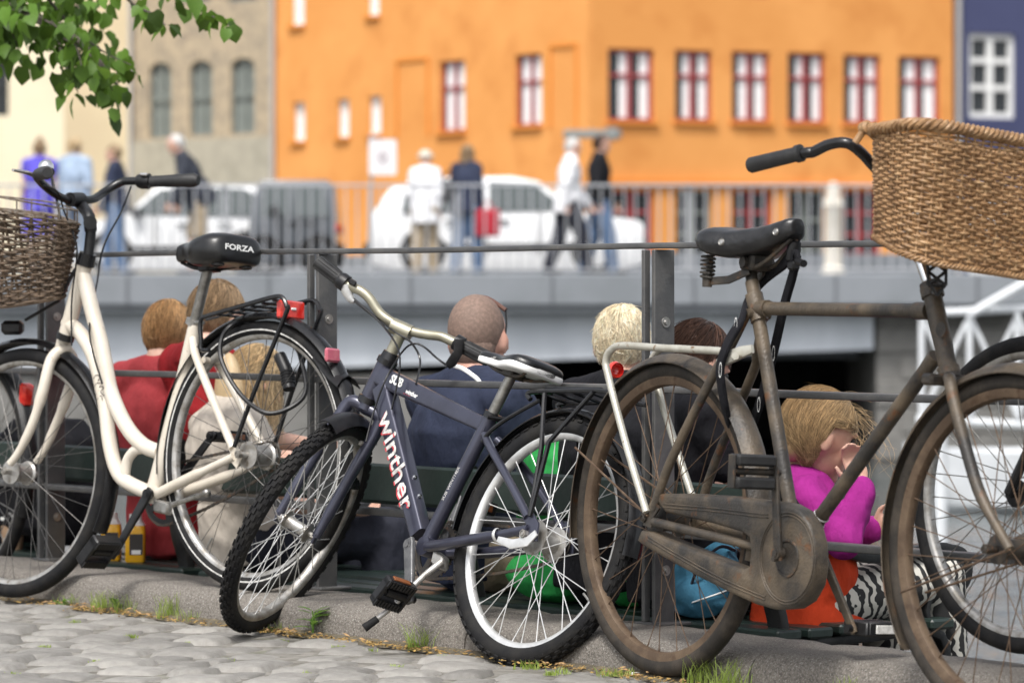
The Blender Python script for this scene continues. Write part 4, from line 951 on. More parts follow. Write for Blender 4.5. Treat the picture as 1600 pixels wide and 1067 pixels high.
fr.cyl(BB+rb.C*.035, BB-rb.C*.035, .023, 18)
for sg in (1, -1):
    f = (lambda x: x) if sg == 1 else rb.mir
    fr.tube(cr([f(x) for x in rb.ps((1167, 490, .022), (1136, 552, .04), (1118, 580, .05), (1049, 718, .06), (1022, 795, .062))], 4), .0105, 10)
    fr.tube(cr([f(x) for x in rb.ps((1022, 815, .062), (1100, 834, .055), (1180, 853, .04), (1240, 864, .025))], 4), .0105, 10)
    fr.sweep([f(x) for x in rb.ps((1027, 785, .062), (1014, 805, .062), (1012, 822, .062))], rrect(.017, .003, .002, 2), 1, rb.C)
p = rb.p(1166, 490, .03); fr.cyl(p, rb.mir(p), .011, 12)
rb.o('frame', fr, m_rust)
b = MB(); b.lathe([(.012, 0), (.0155, .001), (.0155, .002), (0, .002)], rb.p(1471, 515, .018), rb.C, 18); rb.o('head_badge', b, m_rustd)
b = MB(); b.cyl(rb.p(1486, 592), rb.p(1484, 584), .022, 16)
for sg in (1, -1):
    b.tube(cr([pr_(1482, 592, sg*.01), pr_(1484, 593, sg*.046), pr_(1490, 625, sg*.054), pr_(1512, 710, sg*.056), pr_(1535, 780, sg*.058), pr_(1578, 858, sg*.06)], 4), [.013]*9+[.0125]*8+[.010]*4, 10)
b.box(pr_(1482, 594), rb.A*.018, rb.C*.06, rb.B*.012, .006); rb.o('fork', b, m_rust)
wheel(rb, rb.Pr, rb.C, .350, .040, m_rustrim, m_rubberd, m_rustsp, rimw=.03, rimd=.022, hubr=.03, hubw=.032, flr=.04, hubm=m_rustd, rot=.1, nut=.072, ns=32)
wheel(rb, rb.Pf, Nr, .350, .040, m_rustrim, m_rubberd, m_rustsp, rimw=.03, rimd=.022, hubr=.022, hubw=.032, flr=.03, hubm=m_rustd, rot=.2, nut=.07, ns=32)
fender(rb, 'rear_mudguard', rb.Pr, rb.C, .368, .066, -12, 190, m_rust, .02)
FA3 = rb.A.copy(); fender(rb, 'front_mudguard', rb.Pf, Nr, .368, .066, 78, 217, m_rust, .02, A=(rb.A-Nr*rb.A.dot(Nr)).normalized())
for sg in (1, -1):
    f = (lambda x: x) if sg == 1 else rb.mir
    q = rb.p(911, 715, .035); d = rb.L(-.36*math.cos(R_(25)), .36*math.sin(R_(25))*.55, .033)
    tubes(rb, 'mudguard_stay', [([f(rb.p(1012, 806, .068)), f(rb.L(-.335, .145, .034))], .0028)], m_rustsp, n=6)
    s_ = pr_(1408, 925, .033); t_ = pr_(1578, 858, .066); tubes(rb, 'mudguard_stay', [([s_ if sg == 1 else s_-Nr*.066, t_ if sg == 1 else t_-Nr*.132], .0028)], m_rustsp, n=6)
# rack
rk = MB()
for sg in (1, -1):
    f = (lambda x: x) if sg == 1 else rb.mir
    rk.tube(cr([f(x) for x in rb.ps((1140, 552, .04), (1121, 548, .05), (1040, 544, .058), (975, 540, .062), (957, 545, .062), (947, 562, .063), (951, 590, .064), (980, 700, .068), (1010, 800, .07))], 5), .0085, 10)
for u in (970, 1060): p = rb.p(u, 541+(u-970)*.04, .055); rk.tube([p, rb.mir(p)], .005, 8)
rb.o('rear_rack', rk, m_galv)
b = MB(); b.sweep(rb.ps((1123, 568, .055), (1140, 558, .058), (1160, 550, .055), (1176, 545, .05)), rrect(.013, .006, .003, 2), [.8, 1.1, 1, .7], rb.C); b.cyl(rb.p(1149, 556, .05), rb.p(1149, 556, .072), .009, 6); rb.o('rack_clamp', b, m_galv)
b = MB(); pl = rb.p(962, 578, .02); b.lathe([(0, .016), (.010, .014), (.019, .006), (.020, 0), (.017, -.008)], pl, -rb.A, 20); rb.o('tail_light', b, m_redlens)
# chain case
def pl2(L_, c): return [rb.p(u, v, c) for u, v in L_]
case = [(1032, 771), (1090, 771), (1150, 775), (1215, 783), (1240, 787), (1260, 798), (1275, 820), (1283, 850), (1284, 885), (1279, 915), (1266, 938), (1247, 950), (1220, 952), (1190, 944), (1150, 926), (1100, 901), (1050, 873), (1015, 853), (1006, 845), (1012, 828), (1030, 830), (1053, 841), (1100, 860), (1140, 876), (1172, 888), (1181, 884), (1183, 862), (1181, 840), (1168, 831), (1120, 817), (1070, 806), (1050, 801), (1040, 790)]
base2 = [rb.ab(rb.p(u, v, .045)) for u, v in case]
def offs(P2, d):
    n = len(P2); o = []
    for i in range(n):
        a, p, q = V(P2[i-1][:2]), V(P2[i][:2]), V(P2[(i+1) % n][:2]); t1_, t2_ = (p-a).normalized(), (q-p).normalized()
        nn = V((-(t1_.y+t2_.y), t1_.x+t2_.x)); nn = nn.normalized() if nn.length > 1e-6 else V((0, 0)); o.append(p+nn*d)
    return o
area = sum(base2[i-1][0]*base2[i][1]-base2[i][0]*base2[i-1][1] for i in range(len(base2))); sg = 1 if area > 0 else -1
rings = []
for d, c in ((.004, .024), (0, .028), (0, .056), (.0015, .0605), (.005, .064), (.010, .0655)):
    rings.append([rb.L(p.x, p.y, c) for p in offs(base2, d*sg)])
cc = MB(); cc.loft(rings); co = rb.o('chain_case', cc, m_rust, None, 35)
ridge = MB(); RC = rb.p(1230, 872, .066)
def ringpts(r1, r2): return [RC+rb.A*(r1*math.cos(2*math.pi*i/40))+rb.B*(r2*math.sin(2*math.pi*i/40)) for i in range(40)]
for r in (.097, .091): ridge.tube(ringpts(r, r*.99), .0016, 5, True)
for o_ in (0, 5):
    ridge.tube(rb.ps((1036, 787+o_, .066), (1120, 794+o_, .066), (1200, 804+o_, .066)), .0016, 5)
    ridge.tube(cr(rb.ps((1012, 838+o_, .066), (1060, 866+o_, .066), (1130, 904+o_, .066), (1195, 932+o_, .066)), 4), .0016, 5)
obj('embossed_line', ridge, m_rust, co)
b = MB(); b.lathe([(.034, 0), (.036, .003), (.040, .0025), (.041, 0)], RC, rb.C, 32); b.lathe([(0, .001), (.034, .001)], RC, rb.C, 24); obj('axle_boss', b, m_rustd, co)
P1, P2 = rb.p(1216, 864, .085), rb.p(1211, 738, .092); crank(rb, P1, P2, m_rustd, .012, .010); b = MB(); b.cyl(BB, P1+rb.C*.008, .011, 14); b.cyl(P1-rb.A*.0-rb.B*.012+rb.C*.0, P1-rb.B*.012+rb.C*.014, .006, 10); rb.o('crank_axle', b, m_rustd)
def block_pedal(P, sp, nm='pedal'):
    up = V(rb.B); fw = rb.A; b = MB()
    for s2_ in (-1, 1): b.box(P+sp*.06+up*s2_*.024, sp*.05, fw*.020, up*.0125, .005)
    o = rb.o(nm, b, m_grip); q = MB(); q.cyl(P-sp*.012, P+sp*.112, .0075, 12)
    for d in (.006, .112): q.box(P+sp*d, sp*.002, fw*.012, up*.035, .001)
    obj('pedal_spindle', q, m_rustd, o); return o
block_pedal(P2, rb.C)
Q1, Q2 = BB-rb.C*.06, BB*2-rb.p(1211, 738, 0)-rb.C*.085-rb.B*.0; crank(rb, Q1, Q2, m_rust, .012, .010)
pd = pedal(rb, Q2, -rb.C, rb.A, m_blackm, .09, .075, .026, m_whitew)
# saddle with cover
tubes(rb, 'seat_post', [(rb.ps((1176, 445), (1171, 412)), .0135)], m_rustd, n=14)
sP = rb.p(1183, 402); sf = (rb.A*.99+rb.B*.06).normalized()
st = [(-.118, .05, .060, .035), (-.110, .085, .070, .060), (-.075, .100, .070, .072), (-.03, .088, .062, .072), (.02, .064, .062, .068), (.065, .046, .065, .062), (.105, .036, .071, .056), (.132, .029, .075, .05), (.146, .016, .073, .038)]
so_, sm_ = saddle(rb, st, sP, sf, rb.B, m_leather, ex=.72)
bv = BVHTree.FromPolygons([tuple(v) for v in sm_.v], sm_.f)
for u, v in ((1127, 378), (1212, 362)):
    o0 = V((0, 0, H)); h = bv.ray_cast(o0, (at(u, v, 8.5)-o0).normalized())
    if h[0]:
        b = MB(); n_ = h[1] if h[1].y < 0 else -h[1]; b.lathe([(0, .002), (.005, .0018), (.0065, 0), (.0075, .001), (.0085, -.001)], h[0], n_, 14); obj('press_stud', b, m_steel, so_)
b = MB()
for c in (-.062, .062):
    q = [sP+sf*(-.095)+rb.B*(-.042+.052*k/40)+rb.C*c+(rb.A*math.cos(k*.95)+rb.C*math.sin(k*.95))*.015 for k in range(41)]; b.tube(q, .003, 6); b.cyl(sP+sf*-.095-rb.B*.062+rb.C*c, sP+sf*-.095-rb.B*.034+rb.C*c, .011, 12)
    b.sweep([sP+sf*-.095-rb.B*.05+rb.C*c, sP+sf*-.05-rb.B*.048+rb.C*c*.6, sP+sf*.0-rb.B*.03+rb.C*c*.3], rrect(.009, .003, .002, 2), 1, rb.C)
    b.tube(cr([sP+sf*-.03-rb.B*.02+rb.C*c*.3, sP+sf*.04-rb.B*.02+rb.C*c*.3, sP+sf*.13+rb.B*.03+rb.C*c*.12], 4), .005, 8)
b.box(sP-rb.B*.012, sf*.025, rb.C*.03, rb.B*.018, .006); b.cyl(sP-rb.B*.012+rb.C*.04, sP-rb.B*.012-rb.C*.04, .012, 8); rb.o('saddle_springs', b, m_rustd)
# fabric-sleeved lock
b = MB(); q = cr(rb.ps((1244, 398, .0), (1240, 425, -.02), (1226, 475, -.035), (1210, 545, -.045), (1190, 620, -.05), (1172, 668, -.06), (1150, 690, -.05), (1136, 650, .03), (1127, 600, .065), (1126, 570, .075), (1138, 535, .07), (1158, 500, .05), (1168, 470, -.01), (1190, 440, -.04), (1222, 415, -.02)), 6, True)
b.sweep(q, rrect(.0115, .006, .004, 2), 1, rb.C, True); lk = rb.o('sleeved_chain_lock', b, m_blk)
b = MB(); b.lathe([(.008, -.024), (.014, -.02), (.016, 0), (.014, .02), (.008, .024)], rb.p(1240, 392, -.01), (rb.B+rb.A*.2), 18); b.box(rb.p(1240, 415, -.005), rb.A*.013, rb.C*.010, rb.B*.010, .004); b.cyl(rb.p(1246, 408, .01), rb.p(1256, 412, .02), .008, 12); obj('lock_body', b, m_blackm, lk)
for u, v, c in ((1209, 552, -.035), (1126, 578, .084), (1186, 632, -.04), (1150, 508, .065)):
    b = MB(); b.lathe([(.0035, 0), (.0042, .0006), (.0042, -.0006)], rb.p(u, v, c), rb.C, 14)
    b.v = [rb.p(u, v, c)+((x-rb.p(u, v, c)).dot(rb.A)*rb.A*1.3)+((x-rb.p(u, v, c)).dot(rb.B)*rb.B*4)+rb.C*.001 for x in b.v]; obj('sleeve_print', b, m_white, lk)
# steering column, bar, basket
tubes(rb, 'stem', [(rb.ps((1454, 452), (1437, 405), (1409, 288)), .0115)], m_chrome, n=14)
tubes(rb, 'headset', [(rb.ps((1452, 443), (1458, 462)), [.021, .024])], m_rustd, n=16)
b = MB(); hbp = cr([at(1174, 258, 7.86), at(1255, 240, 7.78), at(1270, 238, 7.77), at(1296, 226, 7.75), at(1324, 224, 7.73), at(1347, 240, 7.74), at(1372, 266, 7.76), at(1408, 285, 7.80), at(1450, 280, 7.88), at(1490, 255, 7.97), at(1520, 240, 8.06), at(1530, 240, 8.14), at(1510, 250, 8.26)], 5); b.tube(hbp, .0115, 12); hb = rb.o('handlebar', b, m_black)
for pa, pb in ((at(1171, 259, 7.86), at(1253, 239, 7.78)), (at(1508, 252, 8.28), at(1528, 244, 8.17))):
    b = MB(); d = (pb-pa); b.tube([pa, pa+d*.03, pa+d*.9, pa+d*.91, pa+d*.99, pb], [.014, .0165, .0155, .0185, .0185, .014], 16); obj('grip', b, m_grip, hb)
tp4 = [at(1345, 207, 7.66), at(1440, 190, 7.46), at(1690, 236, 7.70), at(1600, 250, 7.92)]
bt4 = [at(1348, 361, 7.66), at(1428, 407, 7.47), at(1660, 442, 7.69), at(1576, 396, 7.90)]
bo, lt, lb = basket(rb, bt4, tp4, m_wick, m_wick, 34, 54, .0031, braid=.0115)
b = MB(); q = at(1352, 200, 7.65); b.lathe([(.007, -.012), (.013, -.008), (.013, .008), (.007, .012)], q, V((.5, -.8, .2)), 14); b.tube([q+V((-.02, 0, -.03)), q, q+V((.02, -.02, .004))], .007, 8); obj('rim_knot', b, m_wick, bo)
b = MB(); bx = at(1464, 424, 7.62)
for a_, c_ in (((-.018, -.028), (.018, -.028)), ((.018, -.028), (.018, .028)), ((.018, .028), (-.018, .028)), ((-.018, .028), (-.018, -.028)), ((-.018, -.028), (.018, .0)), ((.018, -.028), (-.018, .0)), ((-.018, .028), (.018, .0)), ((.018, .028), (-.018, 0)), ((-.012, -.028), (-.0, -.048)), ((.016, -.028), (.0, -.048))):
    b.tube([bx+V((a_[0], .0, a_[1])), bx+V((c_[0], .0, c_[1]))], .0034, 6)
b.tube([bx+V((0, 0, -.045)), rb.p(1456, 456, .0)], .004, 6); rb.o('lamp_bracket', b, m_blackm)
b = MB(); c0 = lerp(rb.p(1462, 556), BB, .82); dd = (BB-rb.p(1462, 556)).normalized(); b.lathe([(.017, -.003), (.0185, 0), (.017, .003)], c0, dd, 16); b.lathe([(.017, -.003), (.0185, 0), (.017, .003)], c0+dd*.02, dd, 16); rb.o('clip', b, m_alu)

# ------------------------------------------------------------------ two more bicycles, cut by the edges of the picture
def plain_bike(label, Pr, heading, lean, R, col, front_first, red=False):
    Pf_ = Pr+heading.normalized()*1.04; k = Bike('bicycle', label, Pr, Pf_, lean); L_ = k.L
    wheel(k, Pr, k.C, R, .040, m_alud, m_rubber, m_steel, hubr=.024, hubm=m_alud, flr=.036, rot=.15, nut=.07)
    wheel(k, Pf_, k.C, R, .040, m_alud, m_rubber, m_steel, hubr=.018, hubm=m_blackm, flr=.03, rot=.05, nut=.06)
    bbp, sl_, ht, hbm = L_(.44, -.05), L_(.26, .40), L_(.86, .47), L_(.90, .34); f = MB()
    for p, q, r in ((bbp, sl_, .0155), (bbp, hbm, .0165), (sl_, ht, .014), (ht, hbm, .018)): f.tube([p, q], r, 12)
    for sg in (1, -1): f.tube([bbp+k.C*sg*.03, L_(.0, 0, sg*.058)], .010, 8); f.tube([sl_+k.C*sg*.02, L_(0, 0, sg*.058)], .009, 8)
    k.o('frame', f, col); f = MB()
    for sg in (1, -1): f.tube(cr([hbm, hbm+k.C*sg*.045-k.B*.02, L_(.96, .15, sg*.055), L_(1.04, 0, sg*.056)], 4), .011, 8)
    k.o('fork', f, col)
    tubes(k, 'seat_post', [([sl_, L_(.21, .52)], .0135)], m_post); tubes(k, 'stem', [([ht, L_(.83, .58)], .013)], m_blackm)
    saddle(k, [(-.12, .06, .05, .04), (-.08, .085, .055, .055), (0, .05, .05, .045), (.1, .025, .05, .035), (.13, .012, .048, .025)], L_(.21, .52), k.A, k.B, m_saddle)
    b = MB(); b.tube(cr([L_(.66, .60, .28), L_(.80, .60, .22), L_(.85, .58, .05), L_(.85, .58, -.05), L_(.80, .60, -.22), L_(.66, .60, -.28)], 5), .011, 10); hb_ = k.o('handlebar', b, m_alu)
    for sg in (1, -1): b = MB(); b.tube([L_(.65, .60, .285*sg), L_(.75, .60, .245*sg)], .016, 12); obj('grip', b, m_grip, hb_)
    sgn = 1 if (k.A.cross(k.B)).dot(k.C) < 0 else -1
    chainring(k, bbp+k.C*.045*sgn, .08, m_blackm, k.C); chain(k, bbp+k.C*.045*sgn, .082, Pr+k.C*.045*sgn, .036, m_rustd)
    for sg in (1, -1):
        q = bbp+k.C*sg*.06; e = q+(k.A*.16+k.B*.03)*sg; crank(k, q, e+k.C*sg*.012, m_alud); pedal(k, e+k.C*sg*.012, k.C*sg, k.A, m_blackm)
    fender(k, 'rear_mudguard', Pr, k.C, R+.02, .054, 20, 200, m_blackm if red else m_black); fender(k, 'front_mudguard', Pf_, k.C, R+.02, .054, 55, 190 if front_first else 205, m_black) if red else None
    if red:
        b = MB(); P = L_(-(R+.03)*math.cos(R_(38)), (R+.03)*math.sin(R_(38))); b.box(P, k.C*.019, (k.A*.9+k.B*.2)*.018, (k.B*.95)*.034, .007); k.o('tail_light', b, m_redlens)
        b = MB(); b.box(P-k.B*.045, k.C*.012, k.A*.008, k.B*.012, .003); k.o('light_bracket', b, m_blackm)
    return k
plain_bike('black bicycle at the right edge, its front wheel behind the wicker basket bicycle', at(1606, 772, 7.95)-V((-.615, .789, 0)).normalized()*1.04, V((-.615, .789, 0)), 4, .330, m_black, True)
plain_bike('dark bicycle at the left edge, showing only mudguard and red tail light', at(-44, 735, 11.55), V((-.60, .80, 0)), 4, .352, m_blackm, False, True)

# ------------------------------------------------------------------ people
def limb(m, pts, rs, n=12):
    pts = [V(p) for p in pts]
    for p, r in zip(pts, rs): m.ball(p, r, n=12, m=8)
    for i in range(len(pts)-1):
        if (pts[i+1]-pts[i]).length > 1e-4: m.cyl(pts[i], pts[i+1], rs[i], n, rs[i+1])
def hand(m, w_, d, side, S, curl=.5):
    # w_ wrist, d pointing direction, side: thumb side direction
    d = d.normalized(); side = (side-d*side.dot(d)).normalized(); pn = d.cross(side); pc = w_+d*.045*S
    m.ball(pc, side*.040*S, pn*.016*S, d*.052*S)
    for k, (o, ln) in enumerate(((.028, .068), (.010, .078), (-.008, .072), (-.026, .056))):
        b0 = pc+d*.035*S+side*o*S; b1 = b0+(d*math.cos(curl*.6)+pn*math.sin(curl*.6))*ln*.45*S; b2 = b1+(d*math.cos(curl*1.6)+pn*math.sin(curl*1.6))*ln*.35*S; b3 = b2+(d*math.cos(curl*2.4)+pn*math.sin(curl*2.4))*ln*.25*S
        limb(m, [b0, b1, b2, b3], [.0095*S, .009*S, .0082*S, .0072*S], 8)
    t0 = w_+d*.025*S+side*.026*S; t1 = t0+(d*.55+side*.75+pn*.2).normalized()*.036*S; t2 = t1+(d*.9+side*.3+pn*.3).normalized()*.03*S
    limb(m, [t0, t1, t2], [.013*S, .0105*S, .0085*S], 8)
def headm(m, c, f, u, S):
    r = f.cross(u).normalized(); u = r.cross(f).normalized()
    m.ball(c+u*.012*S-f*.008*S, r*.076*S, f*.095*S, u*.098*S, 20, 14); m.ball(c+f*.030*S-u*.055*S, r*.056*S, f*.058*S, u*.058*S); m.ball(c+f*.06*S-u*.098*S, r*.026*S, f*.026*S, u*.02*S)
    limb(m, [c+f*.085*S+u*.008*S, c+f*.104*S-u*.026*S], [.010*S, .013*S]); m.ball(c+f*.082*S+u*.026*S, r*.05*S, f*.012*S, u*.010*S)
    for zz, q in ((-.062, .006), (-.074, .007)): m.ball(c+f*.084*S+u*zz*S, r*.022*S, f*.008*S, u*q*S)
    for s in (-1, 1):
        m.ball(c+r*s*.079*S-f*.006*S-u*.018*S, r*.010*S, f*.019*S, u*.032*S); m.ball(c+r*s*.04*S+f*.068*S-u*.025*S, r*.024*S, f*.02*S, u*.022*S)
    return r, u
def strands(m, c, f, u, S, n, length, rr, rad=1.0, seed=1, crown=(0, -.25, 1), spread=1.0, hang=False, thick=.0011, wind=None, lo=-.35, messy=.12, rx=(.084, .102, .106), lift=.05):
    # hair: tapered strands in three shades that follow the skull, lift at the tips and then hang
    rn = random.Random(seed); r = f.cross(u).normalized(); u = r.cross(f).normalized(); cw = V(crown).normalized(); cc = c-f*.014*S+u*.012*S
    for i in range(n):
        while True:
            q = V((rn.gauss(0, 1), rn.gauss(0, 1), rn.gauss(0, 1))).normalized()
            if q.z > lo and not (q.y > -.02 and q.z < .30) and not (q.y > .5 and q.z < .6): break
        ex = rn.uniform(.985, 1.03)*rad; pts = []; st = 7; step = length*rn.uniform(.6, 1.2)/st; off = V((0, 0, 0)); tw = V((rn.gauss(0, messy), rn.gauss(0, messy), rn.gauss(0, messy))); lf = abs(rn.gauss(0, lift))
        cl_ = V((math.sin(q.x*9+seed), math.cos(q.y*8), 0))*messy*1.2
        for k in range(st+1):
            e2 = ex+lf*(k/st)**2; pts.append(cc+r*(q.x*rx[0]*S*e2)+f*(q.y*rx[1]*S*e2)+u*(q.z*rx[2]*S*e2)+off)
            fl = (q-cw*q.dot(cw)); fl = fl.normalized() if fl.length > 1e-3 else V((1, 0, 0))
            d = fl*.7+V((0, -.1, -.75))+tw+cl_
            if hang and (q.z < -.05 or off.length > 0):
                off = off+(Z*-1+V((rn.gauss(0, .14), rn.gauss(0, .14), 0))+(wind or V((0, 0, 0)))*(k/st))*step*.1*S
            else:
                d = d-q*d.dot(q); q2 = (q+d.normalized()*step).normalized()
                if not (q2.y > .05 and q2.z < .12 and not hang): q = q2
                else: q = (q+V((0, -.25, -.05))*step).normalized()
        m.k = rn.choice((0, 0, 0, 1, 1, 2)); h = thick*rn.uniform(.6, 1.4); m.tube(pts, [h*(1-.8*(k/st)**2) for k in range(st+1)], 3, caps=False)
    m.k = 0
from mathutils import noise
def folds(fm, p, q, amp, seed, sx=8.0, sz=4.0):
    d = (q-p).normalized(); o = V((seed*3.1, seed*1.7, seed*.9))
    for i, v in enumerate(fm.v):
        w_ = v-p; ra = w_-d*w_.dot(d); ra = ra.normalized() if ra.length > 1e-5 else V((0, 0, 0))
        a = noise.noise(V((v.x*sx, v.y*sx, v.z*sz))+o); b_ = noise.noise(V((v.x*sx*.6+v.z*9, v.y*sx*.6, v.z*sz*2.2))+o*2); c_ = noise.noise(v*26+o)
        fm.v[i] = v+ra*amp*((.55-1.6*abs(a))+(.4-1.1*abs(b_))*.8+c_*.22)
def figure(name, label, group, J, S, top, bottom, hairc=None, hstyle='short', sleeve=.5, legs=1.0, skin=None, vox=.009, shoe=None, extra=None, hn=420, neckw=1.0, body_top=None, seed=1, stand=False):
    skin = skin or m_skin; f, rt = J['f'], J['r']; root = empty(name, V((J['pel'].x, J['pel'].y, J.get('z0', 0))), label, 'person', group)
    sp = (J['nek']-J['pel']); su = sp.normalized(); fw = (f-su*f.dot(su)).normalized(); pel, nek, che = J['pel'], J['nek'], J['che']; bel = lerp(pel, che, .5)
    bulk = 1.25 if stand else 1.08
    def torso(m, k, hem=0):
        k = k*bulk
        m.ball(che, rt*.158*S*k, fw*.108*S*k, su*.165*S*k); m.ball(bel, rt*.138*S*k, fw*.104*S*k, su*.15*S*k); m.ball(pel, rt*.158*S*k, fw*.118*S*k, su*.125*S*k)
        limb(m, [J['sL'], lerp(nek, che, .12), J['sR']], [.056*S*k, .066*S*k, .056*S*k])
        if hem: m.cyl(bel, pel-su*hem, .12*S*k, 18, .15*S*k)
    b = MB(); torso(b, .95); limb(b, [che, nek, J['head']-J['hu']*.06*S-J['hf']*.015*S], [.085*S, .06*S*neckw, .056*S*neckw]); headm(b, J['head'], J['hf'], J['hu'], S)
    for q in 'LR':
        limb(b, [J['s'+q], J['e'+q], J['w'+q]], [.046*S, .037*S, .026*S]); hand(b, J['w'+q], J['hd'+q], J['th'+q], S, J.get('curl', .5))
        limb(b, [J['h'+q], J['k'+q], J['a'+q]], [.08*S, .054*S, .036*S]); limb(b, [J['a'+q]-Z*.03*S, J['t'+q]], [.034*S, .028*S])
    bo = obj('body', remesh(b, vox, 3), skin, root, 80)
    m = MB(); torso(m, 1.05, hem=J.get('hem', .10)*S); limb(m, [che, lerp(che, nek, .8)], [.09*S, .066*S])
    for q in 'LR':
        s_, e_, w_ = J['s'+q], J['e'+q], J['w'+q]
        if sleeve <= 1: limb(m, [s_, lerp(s_, e_, sleeve)], [.066*S*bulk, .060*S*bulk])
        else: limb(m, [s_, e_, lerp(e_, w_, sleeve-1)], [.064*S*bulk, .056*S*bulk, .040*S*bulk])
    fm = remesh(m, vox, 4); rn = random.Random(seed)
    folds(fm, pel, nek, .013*S, seed)
    obj('shirt', fm, top, root, 80)
    m = MB(); m.ball(pel, rt*.166*S, fw*.126*S, su*.115*S)
    for q in 'LR':
        h_, k_, a_ = J['h'+q], J['k'+q], J['a'+q]
        if legs <= 1: limb(m, [h_, lerp(h_, k_, legs)], [.095*S, .082*S])
        else: limb(m, [h_, k_, lerp(k_, a_, legs-1)], [.098*S*bulk, .076*S*bulk, .062*S*bulk])
    fm = remesh(m, vox, 4); folds(fm, pel, pel+Z, .006*S, seed+5, 11, 6); obj('trousers', fm, bottom, root, 80)
    for q in 'LR':
        m = MB(); limb(m, [J['a'+q]-Z*.035*S, J['t'+q]], [.042*S, .036*S]); obj('shoe', m, shoe or m_shoe, root, 60)
    c, hf, hu = J['head'], J['hf'], J['hu']; r = hf.cross(hu).normalized(); hu2 = r.cross(hf)
    for s in (-1, 1):
        m = MB(); m.ball(c+r*s*.032*S+hf*.080*S+hu2*.006*S, .012*S, n=10, m=8); obj('eye', m, m_white if False else m_shoe, root, 60)
    if hairc:
        m = MB()
        if hstyle == 'bald':
            m.ball(c-hf*.022*S+hu2*.02*S, r*.0775*S, hf*.088*S, hu2*.0955*S, 24, 16); m.ball(c-hf*.045*S-hu2*.03*S, r*.066*S, hf*.056*S, hu2*.06*S)
        elif hstyle == 'hat':
            m.ball(c-hf*.005*S+hu2*.045*S, r*.09*S, hf*.108*S, hu2*.075*S, 20, 12); m.lathe([(.09*S, 0), (.13*S, -.012*S), (.13*S, -.008*S), (.09*S, .012*S)], c+hu2*.035*S, hu2, 24)
        else:
            m.ball(c-hf*.022*S+hu2*.016*S, r*.080*S, hf*.088*S, hu2*.095*S, 24, 16); m.ball(c-hf*.045*S-hu2*.025*S, r*.066*S, hf*.056*S, hu2*.058*S)
            if hstyle == 'bun': m.ball(c-hf*.05*S+hu2*.12*S, .042*S, n=14, m=10)
            if hstyle == 'long': m.ball(c-hf*.058*S-hu2*.10*S, r*.075*S, hf*.05*S, Z*.15*S)
            if hn: strands(m, c, hf, hu2, S, hn, (1.15 if hstyle != 'fuzzy' else .7) if hstyle != 'long' else 2.6, 0, 1.0, seed, messy=.42 if hstyle == 'fuzzy' else .22, hang=hstyle == 'long', thick=.0024 if hn < 300 else .00085, lift=.05 if hstyle == 'fuzzy' else .035)
        obj('hair', m, hairc, root, 70)
    return root
def seated(label, s, n, hd, S, top, bottom, hairc, hstyle='short', yaw=0, hyaw=30, nod=.15, sleeve=.55, legs=2.0, arms=None, skin=None, seed=1, hn=520, sl=0, shoe=None, zs=.088):
    f = Matrix.Rotation(R_(yaw), 3, 'Z') @ EN; rt = f.cross(Z); hf0 = Matrix.Rotation(R_(yaw+hyaw), 3, 'Z') @ EN; hf = (hf0*math.cos(nod)-Z*math.sin(nod)).normalized(); hr = hf0.cross(Z); hu = hr.cross(hf)
    pel = W(s, n, zs+.118*S); nek = hd-hu*.118*S-hf*.035*S; che = lerp(pel, nek, .60)-f*.045*S; J = dict(f=f, r=rt, pel=pel, nek=nek, che=che, head=hd, hf=hf, hu=hu, z0=zs)
    sh = nek-Z*.035*S-f*.015
    for q, g in (('L', -1), ('R', 1)):
        J['s'+q] = sh+rt*g*.175*S-Z*.025*S; J['e'+q] = J['s'+q]+rt*g*.06*S+f*.12*S-Z*.24*S; J['w'+q] = J['e'+q]+f*.21*S-rt*g*.05*S-Z*.03*S
        if arms and q in arms: J['e'+q], J['w'+q] = arms[q]
        J['hd'+q] = (J['w'+q]-J['e'+q]).normalized(); J['th'+q] = -rt*g
        J['h'+q] = pel+rt*g*.085*S-Z*.02*S; J['k'+q] = J['h'+q]+f*.42*S+rt*g*.05*S+Z*.02*S; J['a'+q] = J['k'+q]+f*(.02-.04*(g > 0))*S-Z*(J['k'+q].z+.36-.075); J['t'+q] = V((J['a'+q].x, J['a'+q].y, -.325))+f*.15*S
    J['hem'] = .06
    return figure('person', label, 'people sitting on the benches', J, S, top, bottom, hairc, hstyle, sleeve, legs, skin, .009, shoe, None, hn, 1.0, None, seed)
seated('person in a red T-shirt with reddish hair, seen from behind on the bench', -2.84, .60, at(264, 522, 11.18), .84, m_red, m_red2, m_hred, 'short', yaw=6, hyaw=28, nod=.30, sl=.5, seed=2, hn=2000)
seated('brown-haired person bending close, head under the black saddle', -2.58, .62, at(341, 492, 10.90), .84, m_red2, m_dk, m_hbr, 'short', yaw=-10, hyaw=18, nod=.22, seed=3, hn=2400)
cj = at(402, 596, 10.72)
seated('person with long blonde hair bowed forward, behind the cream bicycle rear wheel', -2.30, .50, cj, .86, cloth('cream cotton', (.58, .52, .45)), m_dk, m_hbl, 'long', yaw=-14, hyaw=10, nod=.55, seed=4, hn=2000, sleeve=.3)
seated('person with shaved head and navy T-shirt, sunglasses pushed up', -1.33, .56, at(748, 526, 10.0), .95, m_navy, m_beige, m_stub, 'bald', yaw=0, hyaw=32, nod=.05, skin=m_skinr, seed=5, sleeve=.6)
seated('child with white-blond hair sitting behind the brown mudguard', -.74, .52, at(972, 536, 9.57), .82, m_blk, m_green, m_hwh, 'fuzzy', yaw=4, hyaw=40, nod=.1, seed=6, hn=2800)
